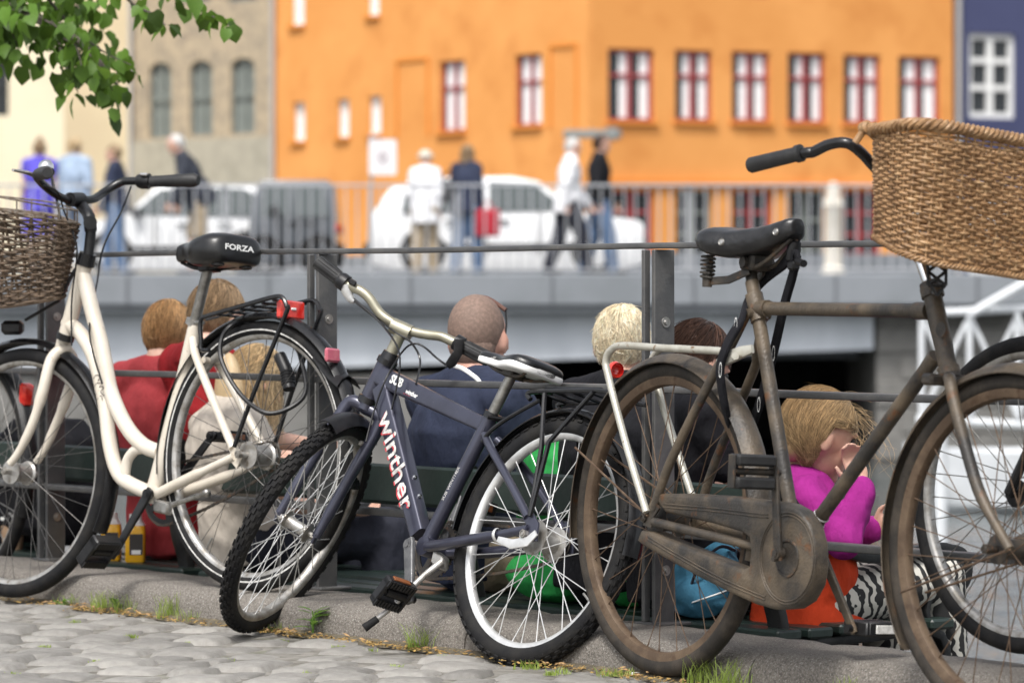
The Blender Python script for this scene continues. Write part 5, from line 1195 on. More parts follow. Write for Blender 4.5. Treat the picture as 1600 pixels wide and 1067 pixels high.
seated('dark-haired person in a black T-shirt hunched over', -.43, .50, at(1090, 566, 9.34), .86, m_blk, m_blk, m_hdk, 'short', yaw=-6, hyaw=0, nod=.6, seed=7, hn=2000)
# sunglasses of the navy shirt person
sg_ = empty('sunglasses', at(776, 500, 10.0), 'dark sunglasses resting on the shaved head', 'sunglasses'); hc = at(746, 528, 10.0); hf = (Matrix.Rotation(R_(32), 3, 'Z') @ EN); hr = hf.cross(Z)
b = MB()
for s in (-1, 1): b = MB(); b.tube(cr([hc+hr*s*.076-hf*.01-Z*.02, hc+hr*s*.080+hf*.0+Z*.03, hc+hr*s*.072+hf*.02+Z*.072], 5), .0026, 6); obj('temple', b, m_black, sg_)
b = MB(); b.tube(cr([hc+hr*-.072+hf*.02+Z*.072, hc+hf*.035+Z*.106, hc+hr*.072+hf*.02+Z*.072], 5), .006, 8); obj('lens', b, mat('brown lens', (.12, .06, .045), rough=.15), sg_)
# the girl
m_zeb = bpy.data.materials.new('zebra cotton'); m_zeb.use_nodes = True; t = m_zeb.node_tree; N_ = t.nodes; bs_ = N_['Principled BSDF']; bs_.inputs['Roughness'].default_value = .85
tc = N_.new('ShaderNodeTexCoord'); wv = N_.new('ShaderNodeTexWave'); wv.inputs['Scale'].default_value = 11; wv.inputs['Distortion'].default_value = 7; wv.inputs['Detail'].default_value = 2; wv.inputs['Detail Scale'].default_value = 2.2
mp = N_.new('ShaderNodeMapping'); mp.inputs['Rotation'].default_value = (.3, .5, -.7); rp = N_.new('ShaderNodeValToRGB'); rp.color_ramp.elements[0].position = .44; rp.color_ramp.elements[1].position = .52; rp.color_ramp.elements[0].color = (.02, .02, .02, 1); rp.color_ramp.elements[1].color = (.55, .53, .47, 1)
t.links.new(tc.outputs['Object'], mp.inputs[0]); t.links.new(mp.outputs[0], wv.inputs[0]); t.links.new(wv.outputs[0], rp.inputs[0]); t.links.new(rp.outputs[0], bs_.inputs[0])
def girl():
    S = .76; HS = .90; f = EN.copy(); rt = f.cross(Z); head = at(1282, 678, 9.06); hf = (V((.80, .22, 0)).normalized()*.94-Z*.34).normalized(); hr = V((.80, .22, 0)).normalized().cross(Z); hu = hr.cross(hf)
    J = dict(f=f, r=rt, pel=at(1262, 925, 9.12), nek=at(1252, 737, 9.10), che=at(1248, 808, 9.06), head=head, hf=hf, hu=hu, z0=.085, curl=.9)
    J['sR'] = at(1262, 772, 8.98); J['eR'] = at(1318, 846, 8.92); J['wR'] = at(1345, 758, 8.98); J['sL'] = at(1244, 770, 9.22); J['eL'] = at(1322, 836, 9.34); J['wL'] = at(1362, 826, 9.28)
    J['hdR'] = (at(1330, 712, 9.00)-J['wR']).normalized(); J['hdL'] = V((.8, -.2, .25)).normalized(); J['thR'] = V((-1, -.2, -.3)); J['thL'] = Z
    for q, g in (('L', -1), ('R', 1)):
        J['h'+q] = J['pel']+rt*g*.07-Z*.02; J['k'+q] = J['h'+q]+f*.33+rt*g*.04+Z*.05; J['a'+q] = J['k'+q]+f*.04-Z*.36; J['t'+q] = J['a'+q]+f*.12-Z*.03
    root = empty('person', V((J['pel'].x, J['pel'].y, .085)), 'young girl in magenta cardigan and zebra-print trousers, hand to her face', 'person', 'people sitting on the benches')
    sp = J['nek']-J['pel']; su = sp.normalized(); fw = (f-su*f.dot(su)).normalized(); pel, nek, che = J['pel'], J['nek'], J['che']
    b = MB(); limb(b, [che, nek, head-hu*.055*HS-hf*.02*HS], [.08*S, .05*S, .048*S]); headm(b, head, hf, hu, HS); b.ball(che, rt*.13*S, fw*.09*S, su*.15*S); b.ball(pel, rt*.13*S, fw*.1*S, su*.12*S); limb(b, [pel, che], [.11*S, .11*S])
    for q in 'LR':
        limb(b, [J['s'+q], J['e'+q], J['w'+q]], [.042*S, .034*S, .025*S]); limb(b, [J['h'+q], J['k'+q], J['a'+q]], [.07*S, .05*S, .036*S]); hand(b, J['w'+q], J['hd'+q], J['th'+q], S*.95, .6 if q == 'R' else 1.0)
    obj('body', remesh(b, .0055, 3), m_skin, root, 80)
    m = MB(); m.ball(che, rt*.160*S, fw*.118*S, su*.17*S); limb(m, [che-su*.08*S, che+su*.06*S], [.13*S, .11*S]); limb(m, [J['sL'], lerp(che, nek, .62), J['sR']], [.058*S, .064*S, .058*S])
    for q in 'LR': limb(m, [J['s'+q], lerp(J['s'+q], J['e'+q], .6), J['e'+q], lerp(J['e'+q], J['w'+q], .55), lerp(J['e'+q], J['w'+q], .93)], [.062*S, .056*S, .058*S, .050*S, .044*S])
    fm = remesh(m, .007, 3)
    folds(fm, pel, nek, .015, 3, 12, 7)
    obj('cardigan', fm, m_mag, root, 80)
    m = MB(); m.ball(lerp(pel, che, .25), rt*.185*S, fw*.148*S, su*.19*S); m.cyl(lerp(pel, che, .5), pel-su*.085*S, .145*S, 20, .192*S)
    fm = remesh(m, .008, 3)
    for i, v in enumerate(fm.v): a = math.sin(v.x*75+v.y*75); fm.v[i] = v-fw*a*.003
    obj('shirt', fm, m_orng, root, 80)
    m = MB(); m.lathe([(.050*S, 0), (.056*S, .012), (.052*S, .024)], lerp(che, nek, .80), (nek-che), 20); obj('collar', m, m_orng, root)
    m = MB()
    for q in 'LR': limb(m, [J['h'+q], J['k'+q], lerp(J['k'+q], J['a'+q], .9)], [.098*S, .082*S, .06*S])
    obj('trousers', remesh(m, .008, 3), m_zeb, root, 80)
    for q in 'LR': m = MB(); limb(m, [J['a'+q]-Z*.02, J['t'+q]], [.036, .03]); obj('shoe', m, m_shoe, root)
    for s in (-1, 1): m = MB(); m.ball(head+hr*s*.032*HS+hf*.081*HS+hu*.006*HS, .012*HS, n=10, m=8); obj('eye', m, m_shoe, root, 60)
    S0 = S; S = HS; m = MB(); m.ball(head-hf*.022*S+hu*.036*S, hr*.0795*S, hf*.088*S, hu*.079*S, 24, 16); m.ball(head-hf*.056*S-hu*.02*S, hr*.066*S, hf*.050*S, hu*.075*S)
    strands(m, head, hf, hu, S*1.04, 6200, 1.9, 0, 1.0, 21, crown=(.1, .75, .8), thick=.0007, messy=.10, lift=.025)
    strands(m, head, hf, hu, S*1.02, 110, 1.4, 0, 1.0, 22, crown=(.2, .6, .9), thick=.0004, messy=.35, lift=.14)
    rn = random.Random(5); hfl = V((hf.x, hf.y, 0)).normalized()
    for i in range(34):       # loose strands falling over the cheek and blown forward
        a = rn.uniform(-.5, 1.2); p0 = head+hu*(.075+rn.uniform(-.03, .03))*S+hf*(.03+.05*a)*S-hr*rn.uniform(-.2, 1)*.0*S+V((0, -.055*S*rn.random(), 0)); L_ = rn.uniform(.07, .17)
        p1 = p0+hf*.045*S+V((rn.uniform(-.02, .03), -.03*rn.random(), -L_*.35)); p2 = p1+V((rn.uniform(-.03, .035), rn.uniform(-.02, .01), -L_*.35)); p3 = p2+V((rn.uniform(-.035, .05), rn.uniform(-.02, .02), -L_*.35*rn.uniform(.3, 1)))
        q = cr([p0, p1, p2, p3], 4); m.k = rn.choice((0, 0, 2)); m.tube(q, [.00045*(1-.6*k/len(q)) for k in range(len(q))], 4)
    for i in range(60):
        a = rn.uniform(0, 1); p0 = head+hu*(.095-.04*a)*S+hf*(a*.085-.03)*S+V((rn.uniform(-.03, .03), rn.uniform(-.05, .02), 0)); d = V((rn.uniform(-.2, 1), rn.uniform(-.3, .3), rn.uniform(-.1, .7))).normalized(); L_ = rn.uniform(.02, .06)
        q = cr([p0, p0+d*L_*.4, p0+d*L_*.8+V((.012, 0, -.006)), p0+d*L_+V((.03, 0, -.02))], 4); m.tube(q, .00032, 4)
    obj('hair', m, m_hgirl, root, 70)
girl()

# walkers on the bridge
def walker(label, u, Y, h, fdir, top, bottom, hairc, hstyle, sleeve=2.0, legs=2.0, stride=.22, lean=.0, hem=.12, seed=1, group='people walking over the bridge', hn=120, skirt=None, nod=.05):
    S = h/1.75; X = (u-U0)/F*Y; f = V(fdir).normalized(); rt = f.cross(Z); g0 = V((X, Y, DZ+.004)); pel = g0+Z*.93*S; su = (Z*math.cos(lean)+f*math.sin(lean)); nek = pel+su*.535*S; che = lerp(pel, nek, .6); hf = (f*math.cos(nod)-Z*math.sin(nod)); hu = rt.cross(hf)
    J = dict(f=f, r=rt, pel=pel, nek=nek, che=che, head=nek+su*.055*S+hu*.075*S+f*.03*S, hf=hf, hu=hu, z0=DZ, hem=hem)
    for q, g in (('L', -1), ('R', 1)):
        J['s'+q] = lerp(pel, nek, .88)+rt*g*.150*S; J['e'+q] = J['s'+q]+rt*g*.05*S-Z*.28*S-f*g*stride*.35*S; J['w'+q] = J['e'+q]-Z*.23*S+f*(.09-g*stride*.35)*S; J['hd'+q] = (J['w'+q]-J['e'+q]); J['th'+q] = f
        J['h'+q] = pel+rt*g*.09*S-Z*.03*S; J['k'+q] = J['h'+q]-Z*.42*S+f*g*stride*.55*S+f*.03*S; J['a'+q] = g0+rt*g*.09*S+f*g*stride*S+Z*.075*S; J['t'+q] = J['a'+q]+f*.15*S-Z*.045*S
    r = figure('person', label, group, J, S, top, bottom, hairc, hstyle, sleeve, legs, m_skin, .016, None, None, hn, 1.0, None, seed, True)
    if skirt:
        m = MB(); m.loft([[c_+rt*(k*S*math.cos(t))+f*(k*.75*S*math.sin(t)) for t in [2*math.pi*i/20 for i in range(20)]] for c_, k in ((che-su*.1, .135), (pel, .175), (pel-Z*.25*S, .22), (pel-Z*.46*S, .26))]); obj('skirt', m, skirt, r, 60)
    return r, J, S
walker('woman with hair bun in a violet dress on the bridge', 62, 48.2, 1.74, (-.2, 1, 0), m_purple, m_purple, m_hbr, 'bun', .3, .6, .05, seed=11, skirt=m_purple)
walker('person in light blue shirt standing on the bridge', 116, 49.0, 1.80, (.3, 1, 0), m_lblue, m_lblue, m_hbl, 'short', 1.6, 2, .08, seed=12)
walker('woman in navy jacket and jeans on the bridge', 181, 48.2, 1.68, (-1, .1, 0), m_navy, m_jean, m_hbr, 'short', 2, 2, .12, seed=13)
walker('white-haired man in charcoal jacket and beige shorts stooping on the bridge', 312, 48.0, 1.86, (-1, -.15, 0), m_char, m_beige, m_hgrey, 'short', 2, 1.0, .08, .42, seed=14, nod=.25)
walker('person with pale sun hat, loose white shirt and beige trousers', 664, 48.0, 1.60, (.25, .9, 0), m_whitec, m_beige, mat('straw hat', (.62, .58, .50), rough=.9), 'hat', 1.8, 2, .1, hem=.22, seed=15, hn=0)
r6, J6, S6 = walker('long-haired woman in dark blue jacket and jeans with red bag beside her', 729, 48.2, 1.68, (.5, .85, 0), m_navy, m_jean, m_hbr, 'long', 2, 2, .12, seed=16, hn=160)
walker('man in white shirt and dark trousers striding along the bridge', 888, 48.0, 1.76, (1, .15, 0), m_whitec, m_dk, m_hgrey, 'short', 2, 2, .24, .05, hem=.16, seed=17)
walker('man in black jacket with blue collar and jeans walking behind the white-shirted man', 935, 48.8, 1.83, (1, .1, 0), m_blk, m_jean, m_hdk, 'short', 2, 2, .16, .02, hem=.14, seed=18)
b = MB(); p = J6['wR']-Z*.20+V((.10, -.05, 0)); b.box(p, V((.14, .05, 0)), V((-.02, .06, 0)), Z*.17, .02); b.tube(cr([p+V((-.08, 0, .17)), p+V((0, 0, .27)), p+V((.08, 0, .17))], 5), .008, 6); tag(obj('shopping_bag', b, cloth('red bag', (.50, .04, .06))), 'red shopping bag hanging beside the long-haired woman', 'bag')
b = MB(); p = J6['eL']+V((-.1, -.05, -.02)); b.ball(p, V((.16, 0, 0)), V((0, .08, 0)), Z*.15); b.tube(cr([p+V((-.1, 0, .1)), J6['sL']+Z*.04, p+V((.1, 0, .1))], 6), .012, 6); tag(obj('handbag', b, m_blk), 'black shoulder handbag on the long-haired woman', 'bag')

# ------------------------------------------------------------------ vehicles on the bridge
m_carw = mat('white car paint', (.78, .79, .80), rough=.25, coat=.6); m_card = mat('dark grey car paint', (.085, .095, .11), rough=.35, coat=.4); m_cg = mat('car glass', (.045, .06, .06), rough=.05, spec=.8)
def car(label, x0, x1, Y, h, prof, win, paint, wy=1.72, wr=.31, wheels=(.18, .80), flip=False, lights=m_redlens):
    L_ = x1-x0; fx = (lambda t: x1-t*L_) if flip else (lambda t: x0+t*L_); root = empty('car', V(((x0+x1)/2, Y, DZ)), label, 'car', 'vehicles on the bridge')
    rings = []
    for yy, ins in ((-.5, .10), (-.495, .03), (-.46, 0), (.46, 0), (.495, .03), (.5, .10)):
        ring = []
        for t, z in prof:
            tum = .16*max(0, (z-.55))/.45; y = Y+yy*wy*(1-tum); ring.append(V((fx(lerp(t, .5, ins*.25)), y, DZ+(z if z > .5 else lerp(z, .5, ins*.3))*h-(ins*.1*h if z > .9 else 0))))
        rings.append(ring)
    b = MB(); b.loft(rings); obj('body', b, paint, root, 35, True)
    for wpoly in win:
        for sd_ in (-1, 1):
            b = MB(); pl = [V((fx(t), Y+sd_*.5*wy*(1-.16*max(0, z-.55)/.45)+sd_*.006, DZ+z*h)) for t, z in wpoly]; b.prism(pl, V((0, -sd_*.02, 0))); obj('side_window', b, m_cg, root, 0)
    (ta, za), (tb, zb) = prof[-1][0:2], prof[0]
    for t in wheels:
        for sd_ in (-1, 1):
            c = V((fx(t), Y+sd_*(wy*.5-.08), DZ+wr+.004)); b = MB(); b.lathe([(wr*.62, -.1), (wr*.9, -.1), (wr, -.07), (wr, .07), (wr*.9, .1), (wr*.62, .1)], c, V((0, 1, 0)), 28); wo = obj('wheel', b, m_rubber, root); q = MB(); q.lathe([(0, .05), (wr*.2, .06), (wr*.5, .03), (wr*.62, .08)], c, V((0, sd_, 0)), 20); obj('rim', q, m_alu, wo)
    for t in wheels+(.38, .57):
        if t in wheels: continue
        b = MB(); b.box(V((fx(t), Y-wy*.5-.001, DZ+.42*h)), V((.008, 0, 0)), V((0, .006, 0)), Z*.22*h); obj('door_seam', b, m_blackm, root, 0)
        b = MB(); b.box(V((fx(t+.13), Y-wy*.5-.01, DZ+.55*h)), V((.09, 0, 0)), V((0, .015, 0)), Z*.018, .006); obj('door_handle', b, m_blackm, root)
    for sd_ in (-1, 1): b = MB(); b.box(V((fx(.30), Y+sd_*(wy*.5+.06), DZ+.68*h)), V((.06, 0, 0)), V((0, .09, 0)), Z*.06, .02); obj('wing_mirror', b, m_blackm, root)
    b = MB(); b.box(V((fx(.5), Y-wy*.5-.004, DZ+.30*h)), V((L_*.3, 0, 0)), V((0, .012, 0)), Z*.03); obj('side_trim', b, m_blackm, root)
    for t, mt_ in ((.985, lights), (.02, m_white)):
        for sd_ in (-1, 1): b = MB(); b.box(V((fx(t), Y+sd_*wy*.40, DZ+.5*h)), V((.05, 0, 0)), V((0, .12, 0)), Z*.06, .02); obj('light', b, mt_, root)
    for t in (.0, 1.0): b = MB(); b.box(V((fx(t), Y, DZ+.27*h)), V((.06, 0, 0)), V((0, wy*.45, 0)), Z*.09, .03); obj('bumper', b, m_blackm, root)
    return root
hatch = [(0, .20), (0, .50), (.02, .56), (.24, .64), (.38, .95), (.48, 1), (.80, .985), (.92, .88), (.985, .62), (1, .45), (1, .2), (.9, .13), (.1, .13)]
hatch = [(t, z if z > .21 else z-.07) for t, z in hatch]
hwin = [[(.27, .65), (.40, .93), (.56, .95), (.56, .65)], [(.58, .65), (.58, .95), (.78, .94), (.86, .84), (.88, .65)]]
X_ = lambda u, Y: (u-U0)/F*Y
car('white hatchback behind the walkers in the middle of the bridge', X_(578, 51), X_(1003, 51), 51, 1.31, hatch, hwin, m_carw, flip=True)
car('white car parked at the left end of the bridge', X_(120, 51.5), X_(392, 51.5)+.6, 51.6, 1.24, hatch, hwin, m_carw, flip=False)
van = [(0, .18), (0, .55), (.03, .70), (.10, .96), (.16, 1), (.90, 1), (.97, .92), (1, .6), (1, .18), (.9, .12), (.1, .12)]
vwin = [[(.12, .62), (.16, .92), (.48, .92), (.48, .62)], [(.52, .62), (.52, .92), (.86, .92), (.92, .62)]]
car('dark grey van parked between the white cars', X_(392, 49.9), X_(528, 49.9), 50.1, 1.24, van, vwin, m_card, 1.4, .27)
# traffic sign, street lamp board, pillar
sg_ = empty('sign_post', V((X_(580, 48), 48.3, DZ)), 'square white sign with small diamond symbol on a thin pole', 'sign'); b = MB(); b.tube([V((X_(580, 48.3), 48.3, DZ)), V((X_(580, 48.3), 48.3, DZ+1.78))], .022, 10); obj('pole', b, m_pick, sg_)
sc_ = at(598, 246, 48.25); b = MB(); b.sweep([sc_+V((0, .01, 0)), sc_-V((0, .01, 0))], rrect(.175, .225, .03, 4), 1, Z); pb = obj('sign_board', b, mat('sign white', (.72, .70, .71), rough=.4), sg_, 30)
b = MB(); d = .07; q = [sc_+V((0, -.016, d)), sc_+V((d*.8, -.016, 0)), sc_+V((0, -.016, -d)), sc_+V((-d*.8, -.016, 0))]; b.tube(q, .012, 6, True); obj('symbol', b, mat('sign symbol', (.30, .22, .25), rough=.5), pb)
b = MB(); p = at(925, 211, 69); b.box(p-V((0, .3, 0)), V((.52, .0, 0)), V((0, .06, 0)), Z*.075, .02); b.box(p+V((.35, -.3, .0)), V((.12, 0, 0)), V((0, .1, 0)), Z*.11, .03); b.tube([p+V((0, .3, .1)), p+V((0, -.3, .02))], .03, 8); tag(obj('street_sign', b, mat('grey sign', (.22, .23, .22), rough=.5)), 'small dark horizontal street sign on the orange house corner', 'sign')
b = MB(); p = V((X_(1302, 60), 60, DZ)); b.lathe([(.19, 0), (.19, .15), (.14, .2), (.135, 1.1), (.16, 1.14), (.15, 1.2), (.10, 1.32), (.11, 1.42), (.06, 1.5), (0, 1.52)], p, Z, 20); tag(obj('stone_pillar', b, mat('pale stone', (.70, .66, .58), (.62, .58, .5), 4, .8)), 'pale stone pillar in front of the orange house', 'pillar')
# white gangway, boat, buoy
m_wht = mat('white marine paint', (.66, .68, .70), (.56, .58, .60), 2, .45)
gw = empty('gangway', at(1520, 640, 30), 'white lattice gangway at the right side of the canal', 'gangway')
def gwt(nm, pts, r): b = MB(); b.tube([at(u, v, Y) for u, v, Y in pts], r, 8); obj(nm, b, m_wht, gw)
gwt('chord', [(1432, 490, 30), (1520, 486, 30), (1760, 474, 30)], .030); gwt('chord', [(1432, 655, 30), (1760, 672, 30)], .034); gwt('handrail', [(1518, 490, 29.9), (1620, 432, 29.9), (1760, 360, 29.9)], .036)
for u in (1440, 1515, 1590, 1665, 1740): gwt('upright', [(u, 488, 30), (u, 660, 30)], .025)
for a_ in ((1440, 1515), (1515, 1590), (1590, 1665), (1665, 1740)): gwt('brace', [(a_[0], 652, 30.03), (a_[1], 494, 30.03)], .020); gwt('brace', [(a_[0], 494, 29.97), (a_[1], 652, 29.97)], .020)
for u in (1470, 1700): gwt('pile', [(u, 655, 30), (u, 930, 30)], .05)
bt_ = empty('boat', at(1640, 790, 38), 'white moored boat hull under the gangway', 'boat'); cb_ = at(1640, 760, 38); rings = []
for t, w_, k in ((-1.3, .12, .75), (-1.1, .3, .55), (-.5, .62, .5), (.6, .68, .5), (1.2, .6, .52)):
    c = V((cb_.x+t*1.1, 38, -1.32)); rings.append([c+V((0, y*w_, z)) for y, z in ((-1, .62+.3*(k-.5)), (-.8, .1), (-.35, -.05), (.35, -.05), (.8, .1), (1, .62+.3*(k-.5)), (.88, .62+.3*(k-.5)), (.6, .3), (-.6, .3), (-.88, .62+.3*(k-.5)))])
b = MB(); b.loft(rings); obj('hull', b, m_wht, bt_, 40); b = MB(); b.box(V((cb_.x+.2, 38, -.78)), V((.06, 0, 0)), V((0, .55, 0)), Z*.02, .005); obj('thwart', b, m_bark, bt_)

# ------------------------------------------------------------------ things on the bench
def jug(u, v, Y, label):
    p = at(u, v, Y); p.z = .0855; r = empty('juice_bottle', p, label, 'bottle', 'juice bottles on the bench'); rings = []
    for z, h_, k in ((0, .026, .3), (.004, .029, .35), (.088, .029, .35), (.104, .027, .5), (.112, .022, .9), (.122, .018, 1), (.135, .018, 1)):
        rings.append([p+Z*z+V((math.copysign(abs(math.cos(t))**k, math.cos(t))*h_, math.copysign(abs(math.sin(t))**k, math.sin(t))*h_, 0)) for t in [2*math.pi*i/24 for i in range(24)]])
    b = MB(); b.loft(rings[:5]); obj('bottle', b, mat('orange juice', (.85, .45, .02), rough=.25, coat=.4), r, 50)
    b = MB(); b.loft(rings[3:]); b.v = [p+(x-p)*1.02 for x in b.v]; obj('cap', b, m_white, r, 50); b = MB(); b.box(p+V((.004, -.0295, .052)), V((.019, 0, 0)), V((0, .0006, 0)), Z*.03); lb_ = obj('label', b, mat('dark label', (.035, .03, .028), rough=.5), r, 0)
    b = MB(); b.box(p+V((.004, -.0305, .030)), V((.013, 0, 0)), V((0, .0006, 0)), Z*.006); obj('label_panel', b, m_white, lb_, 0)
jug(174, 878, 11.12, 'yellow juice bottle beside the pedal, left of the pair'); jug(212, 879, 11.05, 'yellow juice bottle with dark label, right of the pair')
p = at(20, 858, 11.6); p.z = .0855; r = empty('paper_cup', p, 'brown paper coffee cup with white lid on the bench', 'cup'); b = MB(); b.lathe([(0, 0), (.029, 0), (.030, .004), (.039, .092), (.037, .092)], p, Z, 28); obj('cup', b, mat('kraft paper', (.45, .30, .19), rough=.8), r); b = MB(); b.lathe([(.0405, .088), (.0415, .092), (.041, .098), (.037, .101), (.036, .097), (0, .097)], p, Z, 28); obj('lid', b, m_white, r)
b = MB(); p = at(112, 862, 11.4); p.z = .0865; g = 7; b.add([p+V(((i/(g-1)-.5)*.14, (j/(g-1)-.5)*.12, .012+.012*math.sin(i*2.1+j)*math.cos(j*1.7))) for j in range(g) for i in range(g)], [(j*g+i, j*g+i+1, (j+1)*g+i+1, (j+1)*g+i) for j in range(g-1) for i in range(g-1)]); tag(obj('napkin', b, m_white, sm=60), 'crumpled white paper napkin on the bench beside the cup', 'napkin')
b = MB(); p = at(1108, 930, 9.14); p.z = .088
b.ball(p+Z*.085+V((.0, .02, 0)), V((.085, 0, 0)), V((0, .07, 0)), Z*.075); b.ball(p+Z*.05-V((.015, .02, 0)), V((.072, 0, 0)), V((0, .05, 0)), Z*.05); b.ball(p+Z*.13+V((.03, .02, 0)), V((.055, 0, 0)), V((0, .05, 0)), Z*.05); fm = remesh(b, .006, 4)
folds(fm, p, p+Z, .026, 8, 13, 10)
cb2 = tag(obj('cloth_bag', fm, m_denim, sm=80), 'soft blue nylon bag lying on the bench beside the girl', 'bag')
m = MB(); m.tube(cr([p+V((-.05, -.045, .06)), p+V((-.03, -.07, .12)), p+V((.02, -.06, .17)), p+V((.06, -.02, .16))], 6), .004, 6); obj('strap', m, m_dk, cb2)
m = MB(); m.tube(cr([p+V((-.07, -.05, .03)), p+V((-.02, -.085, .05)), p+V((.05, -.075, .075)), p+V((.09, -.03, .10))], 6), .0025, 5); obj('zip', m, m_alu, cb2)
b = MB(); p = W(-.62, .60, .085); b.ball(p+Z*.12, ES*.18, EN*.14, Z*.14); fm = remesh(b, .01, 3); tag(obj('black_bag', fm, m_blk, sm=80), 'black bag on the bench between the dark-haired person and the child', 'bag')

b = MB(); p = W(-.90, .50, .09); b.ball(p+Z*.22, ES*.12, EN*.10, Z*.22); b.ball(p+Z*.07, ES*.15, EN*.12, Z*.08); b.ball(p+Z*.36+EN*.02, ES*.11, EN*.09, Z*.09); b.ball(p+Z*.30+ES*.12, ES*.06, EN*.06, Z*.16); fm = remesh(b, .009, 3)
folds(fm, p, p+Z, .02, 4, 9, 4)
tag(obj('green_jacket', fm, m_green, sm=80), 'bright green jacket bundled on the bench behind the blue rear wheel', 'jacket')
b = MB(); p = W(-3.42, .52, .09)
b.box(p+Z*.20, ES*.20, EN*.10, Z*.19, .06); b.box(p+Z*.16-EN*.11, ES*.15, EN*.04, Z*.12, .03); b.tube(cr([p+Z*.38-ES*.05, p+Z*.43, p+Z*.38+ES*.05], 4), .012, 8); fm = remesh(b, .01, 5)
folds(fm, p, p+Z, .012, 2)
tag(obj('backpack', fm, m_blk, sm=80), 'large black backpack standing on the bench behind the cream front wheel', 'backpack')
b = MB(); p = W(-3.85, .56, .09); b.ball(p+Z*.16, ES*.22, EN*.15, Z*.18); b.ball(p+Z*.10+ES*.12, ES*.16, EN*.14, Z*.12); fm = remesh(b, .012, 4)
folds(fm, p, p+Z, .02, 6)
tag(obj('jacket', fm, m_char, sm=80), 'bundled dark jacket on the bench left of the black backpack', 'jacket')

# ------------------------------------------------------------------ weeds along the kerb
def gz(u, v, z=0): Y = F*(H-z)/(v-V0); return at(u, v, Y)
def blades(m, p, n, h, spread, rn):
    for i in range(n):
        a = rn.uniform(0, 6.28); r = rn.uniform(0, spread); q = p+V((r*math.cos(a), r*math.sin(a), 0)); hh = h*rn.uniform(.45, 1.1); d = V((rn.uniform(-.5, .5), rn.uniform(-.5, .5), 0)); w_ = V((math.cos(a), math.sin(a), 0))*rn.uniform(.0006, .0013)
        c = [q+d*hh*t*t+Z*hh*t*(1-.18*t) for t in (0, .4, .75, 1)]; m.add([c[0]-w_, c[0]+w_, c[1]-w_*.9, c[1]+w_*.9, c[2]-w_*.6, c[2]+w_*.6, c[3]], [(0, 1, 3, 2), (2, 3, 5, 4), (4, 5, 6)])
tl = [(160, 944, 40, .035, 'small one just right of the cream front tyre'), (212, 951, 80, .055, 'broad-leaved clump nearest the cream bicycle pedal'), (243, 955, 60, .05, 'beside the broad clump at the kerb'), (300, 964, 90, .065, 'tall clump left of the blue front wheel'), (335, 968, 35, .035, 'short one just left of the blue front wheel'), (395, 985, 30, .02, 'under the blue front wheel'), (480, 984, 40, .03, 'right of the blue front wheel'), (694, 1012, 80, .06, 'before the blue rear wheel'), (830, 1045, 50, .02, 'below the blue rear wheel'), (1095, 1070, 80, .06, 'left half under the brown rear wheel'), (1140, 1076, 90, .06, 'right of the brown rear wheel foot'), (960, 1056, 80, .02, 'between the blue and brown wheels'), (1340, 1094, 50, .05, 'under the far brown pedal')]
for i, (u, v, n, h, lb_) in enumerate(tl):
    rn = random.Random(i+70); m = MB(); p = gz(u, v); k_ = (p-K0).dot(EN)
    if k_ > -.012: p = p-EN*(k_+.012)
    blades(m, p, int(n*.9), h*1.35, .045, rn); tag(obj('grass_tuft', m, m_grass, sm=60), 'green grass tuft at the kerb foot, '+lb_, 'grass tuft', 'grass tufts along the kerb')
def weed(u, v, n, ln, lb_, seed, hgt):
    rn = random.Random(seed); p = gz(u, v); k_ = (p-K0).dot(EN); p = p-EN*max(0, k_+.015); r = empty('weed', p, lb_, 'weed', 'leafy weeds along the kerb'); b = MB(); b.tube([p, p+Z*hgt*.5+V((.004, 0, 0)), p+Z*hgt], [.003, .0025, .0015], 6); obj('stem', b, m_weed, r)
    for i in range(n):
        t = rn.uniform(.1, 1); q = p+Z*hgt*t; a = rn.uniform(0, 6.28); d = V((math.cos(a), math.sin(a)*.7, rn.uniform(.0, .8))).normalized(); sd_ = d.cross(Z).normalized(); up = sd_.cross(d); m = MB(); L_ = ln*rn.uniform(.6, 1.1); vs = []
        pr = [(0, .04), (.15, .12), (.3, .30), (.42, .20), (.58, .38), (.70, .24), (.85, .2), (1, 0)]
        for x, y in pr:
            for s in (-1, 0, 1): vs.append(q+d*(L_*x)+sd_*(s*y*L_*.62)+up*(L_*(.12*abs(s)*y-.25*x*x)))
        m.add(vs, [(3*k+j, 3*k+j+1, 3*k+j+4, 3*k+j+3) for k in range(7) for j in (0, 1)]); obj('leaf', m, m_weed, r, 60)
weed(541, 990, 15, .055, 'leafy green weed at the kerb near the kickstand foot', 3, .065); weed(98, 948, 9, .035, 'small low weed by the cream bicycle front tyre', 4, .015); weed(222, 953, 9, .04, 'broad leaves inside the grass near the cream pedal', 5, .03); weed(672, 1012, 6, .035, 'small round-leaved weed before the blue rear wheel', 6, .012)
rn = random.Random(19); m = MB(); vs = []; fs = []; K = 260
for i in range(K+1):
    s = -3.6+i*5.6/K; a = .018+.03*(noise.noise(V((s*5, 1, 0)))+.45)+.012*noise.noise(V((s*31, 3, 0))); vs += [W(s, .004, .012), W(s, -a*.5, .008+.003*noise.noise(V((s*20, 0, 2)))), W(s, -max(.004, a), -.004)]
for i in range(K):
    for j in (0, 1): fs.append((3*i+j, 3*i+3+j, 3*i+4+j, 3*i+1+j))
m.add(vs, fs); tag(obj('soil', m, mat('kerb soil', (.075, .062, .045), (.13, .11, .075), 30, .95, c3=(.20, .15, .06), s3=90, r3=(.55, .65), bump=1, bs=180), sm=60), 'dark soil gathered along the foot of the kerb', 'soil', kind='stuff')
rn = random.Random(9); m = MB()
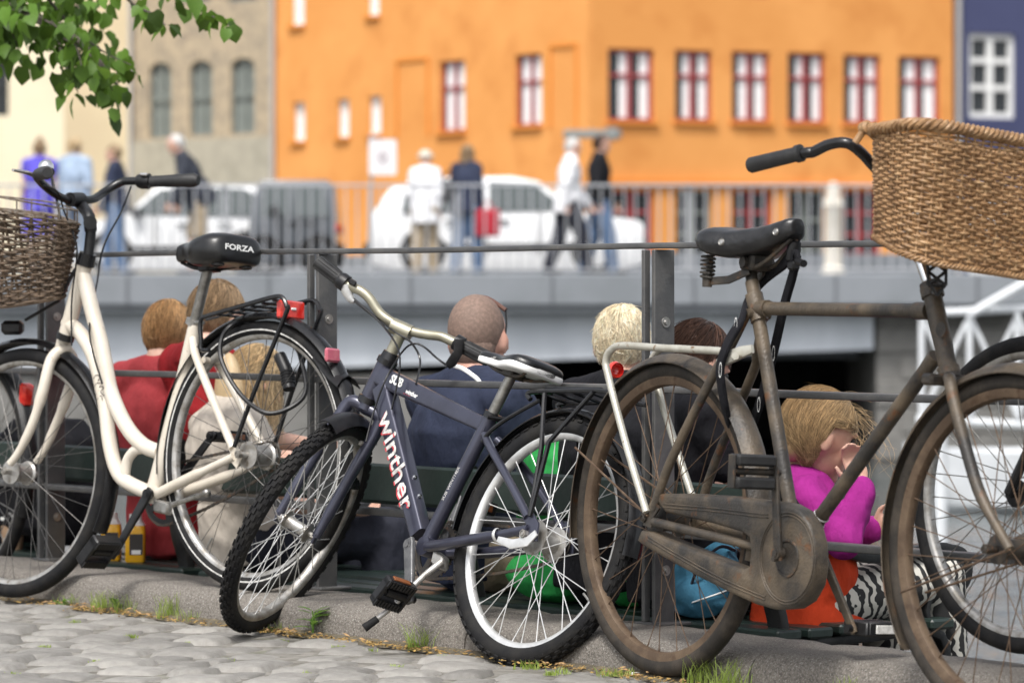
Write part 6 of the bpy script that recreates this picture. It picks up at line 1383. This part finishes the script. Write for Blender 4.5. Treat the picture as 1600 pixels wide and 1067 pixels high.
for i in range(1100):
    s = rn.uniform(-3.2, 1.5); 
    if rn.random() < .6: s = rn.choice((-2.35, -2.1, -1.45, -1.3, -.95, -.75, -.35, .05))+rn.gauss(0, .09)
    q = W(s, -abs(rn.gauss(0, .035))-.006, .002+rn.uniform(0, .006)); a = rn.uniform(0, 6.28); x = V((math.cos(a), math.sin(a), rn.uniform(-.4, .4)))*rn.uniform(.002, .006); y = V((-math.sin(a), math.cos(a), rn.uniform(-.4, .4)))*rn.uniform(.0012, .0032); m.box(q, x, y, V((0, 0, .0005)))
mk = MB()
for i in range(70):
    s = rn.choice((-2.45, -2.3, -2.15, -2.0, -1.4, -1.2, -.8, -.4, 0))+rn.gauss(0, .1); q = W(s, -rn.uniform(.01, .07), .010+rn.uniform(0, .006)); a = rn.uniform(0, 6.28); x = V((math.cos(a), math.sin(a), rn.uniform(-.3, .3)))*rn.uniform(.006, .014); y = V((-math.sin(a), math.cos(a), rn.uniform(-.3, .3)))*rn.uniform(.003, .006)
    mk.add([q-x, q-x*.3+y, q+x, q-x*.2-y, q+Z*.003], [(0, 1, 4), (1, 2, 4), (2, 3, 4), (3, 0, 4)])
tag(obj('dead_leaves', mk, mat('dead leaf', (.26, .15, .06), (.38, .24, .11), 40, .8, rand=.3), sm=0), 'brown dead leaf scraps lying along the kerb foot', 'litter', kind='stuff')
tag(obj('seed_husks', m, m_flake, sm=0), 'dry yellow seed husks scattered along the kerb foot', 'litter', kind='stuff')
m = MB()
for (u, v, n, h) in [(70, 1010, 20, .012), (205, 994, 22, .014), (118, 970, 14, .012), (295, 1003, 20, .01), (335, 996, 20, .012), (530, 1010, 22, .012), (580, 1015, 16, .012), (690, 1030, 20, .02), (860, 1052, 30, .015), (880, 1050, 20, .02), (20, 1052, 20, .012), (440, 1000, 18, .01), (150, 1032, 14, .01), (620, 1040, 14, .012), (360, 1030, 10, .01), (480, 1050, 12, .012)]:
    blades(m, gz(u, v)-Z*.004, n*2, h, .018, rn)
tag(obj('joint_grass', m, m_grass, sm=60), 'sparse moss and grass growing in the paving joints', 'grass', kind='stuff')
for i, (u, v, lb_) in enumerate(((995, 1056, 'cigarette butt with tan filter on the setts by the brown wheel'), (655, 1002, 'pale cigarette butt on husks left of the blue rear wheel'))):
    p = gz(u, v)+Z*.006; d = V((.9, .3, 0)).normalized(); b = MB(); b.cyl(p-d*.012, p+d*.012, .0038, 10); b.k = 1; b.cyl(p+d*.012, p+d*.02, .0038, 10); tag(obj('cigarette_butt', b, [m_whitew, mat('filter', (.5, .27, .1), rough=.8)]), lb_, 'litter')
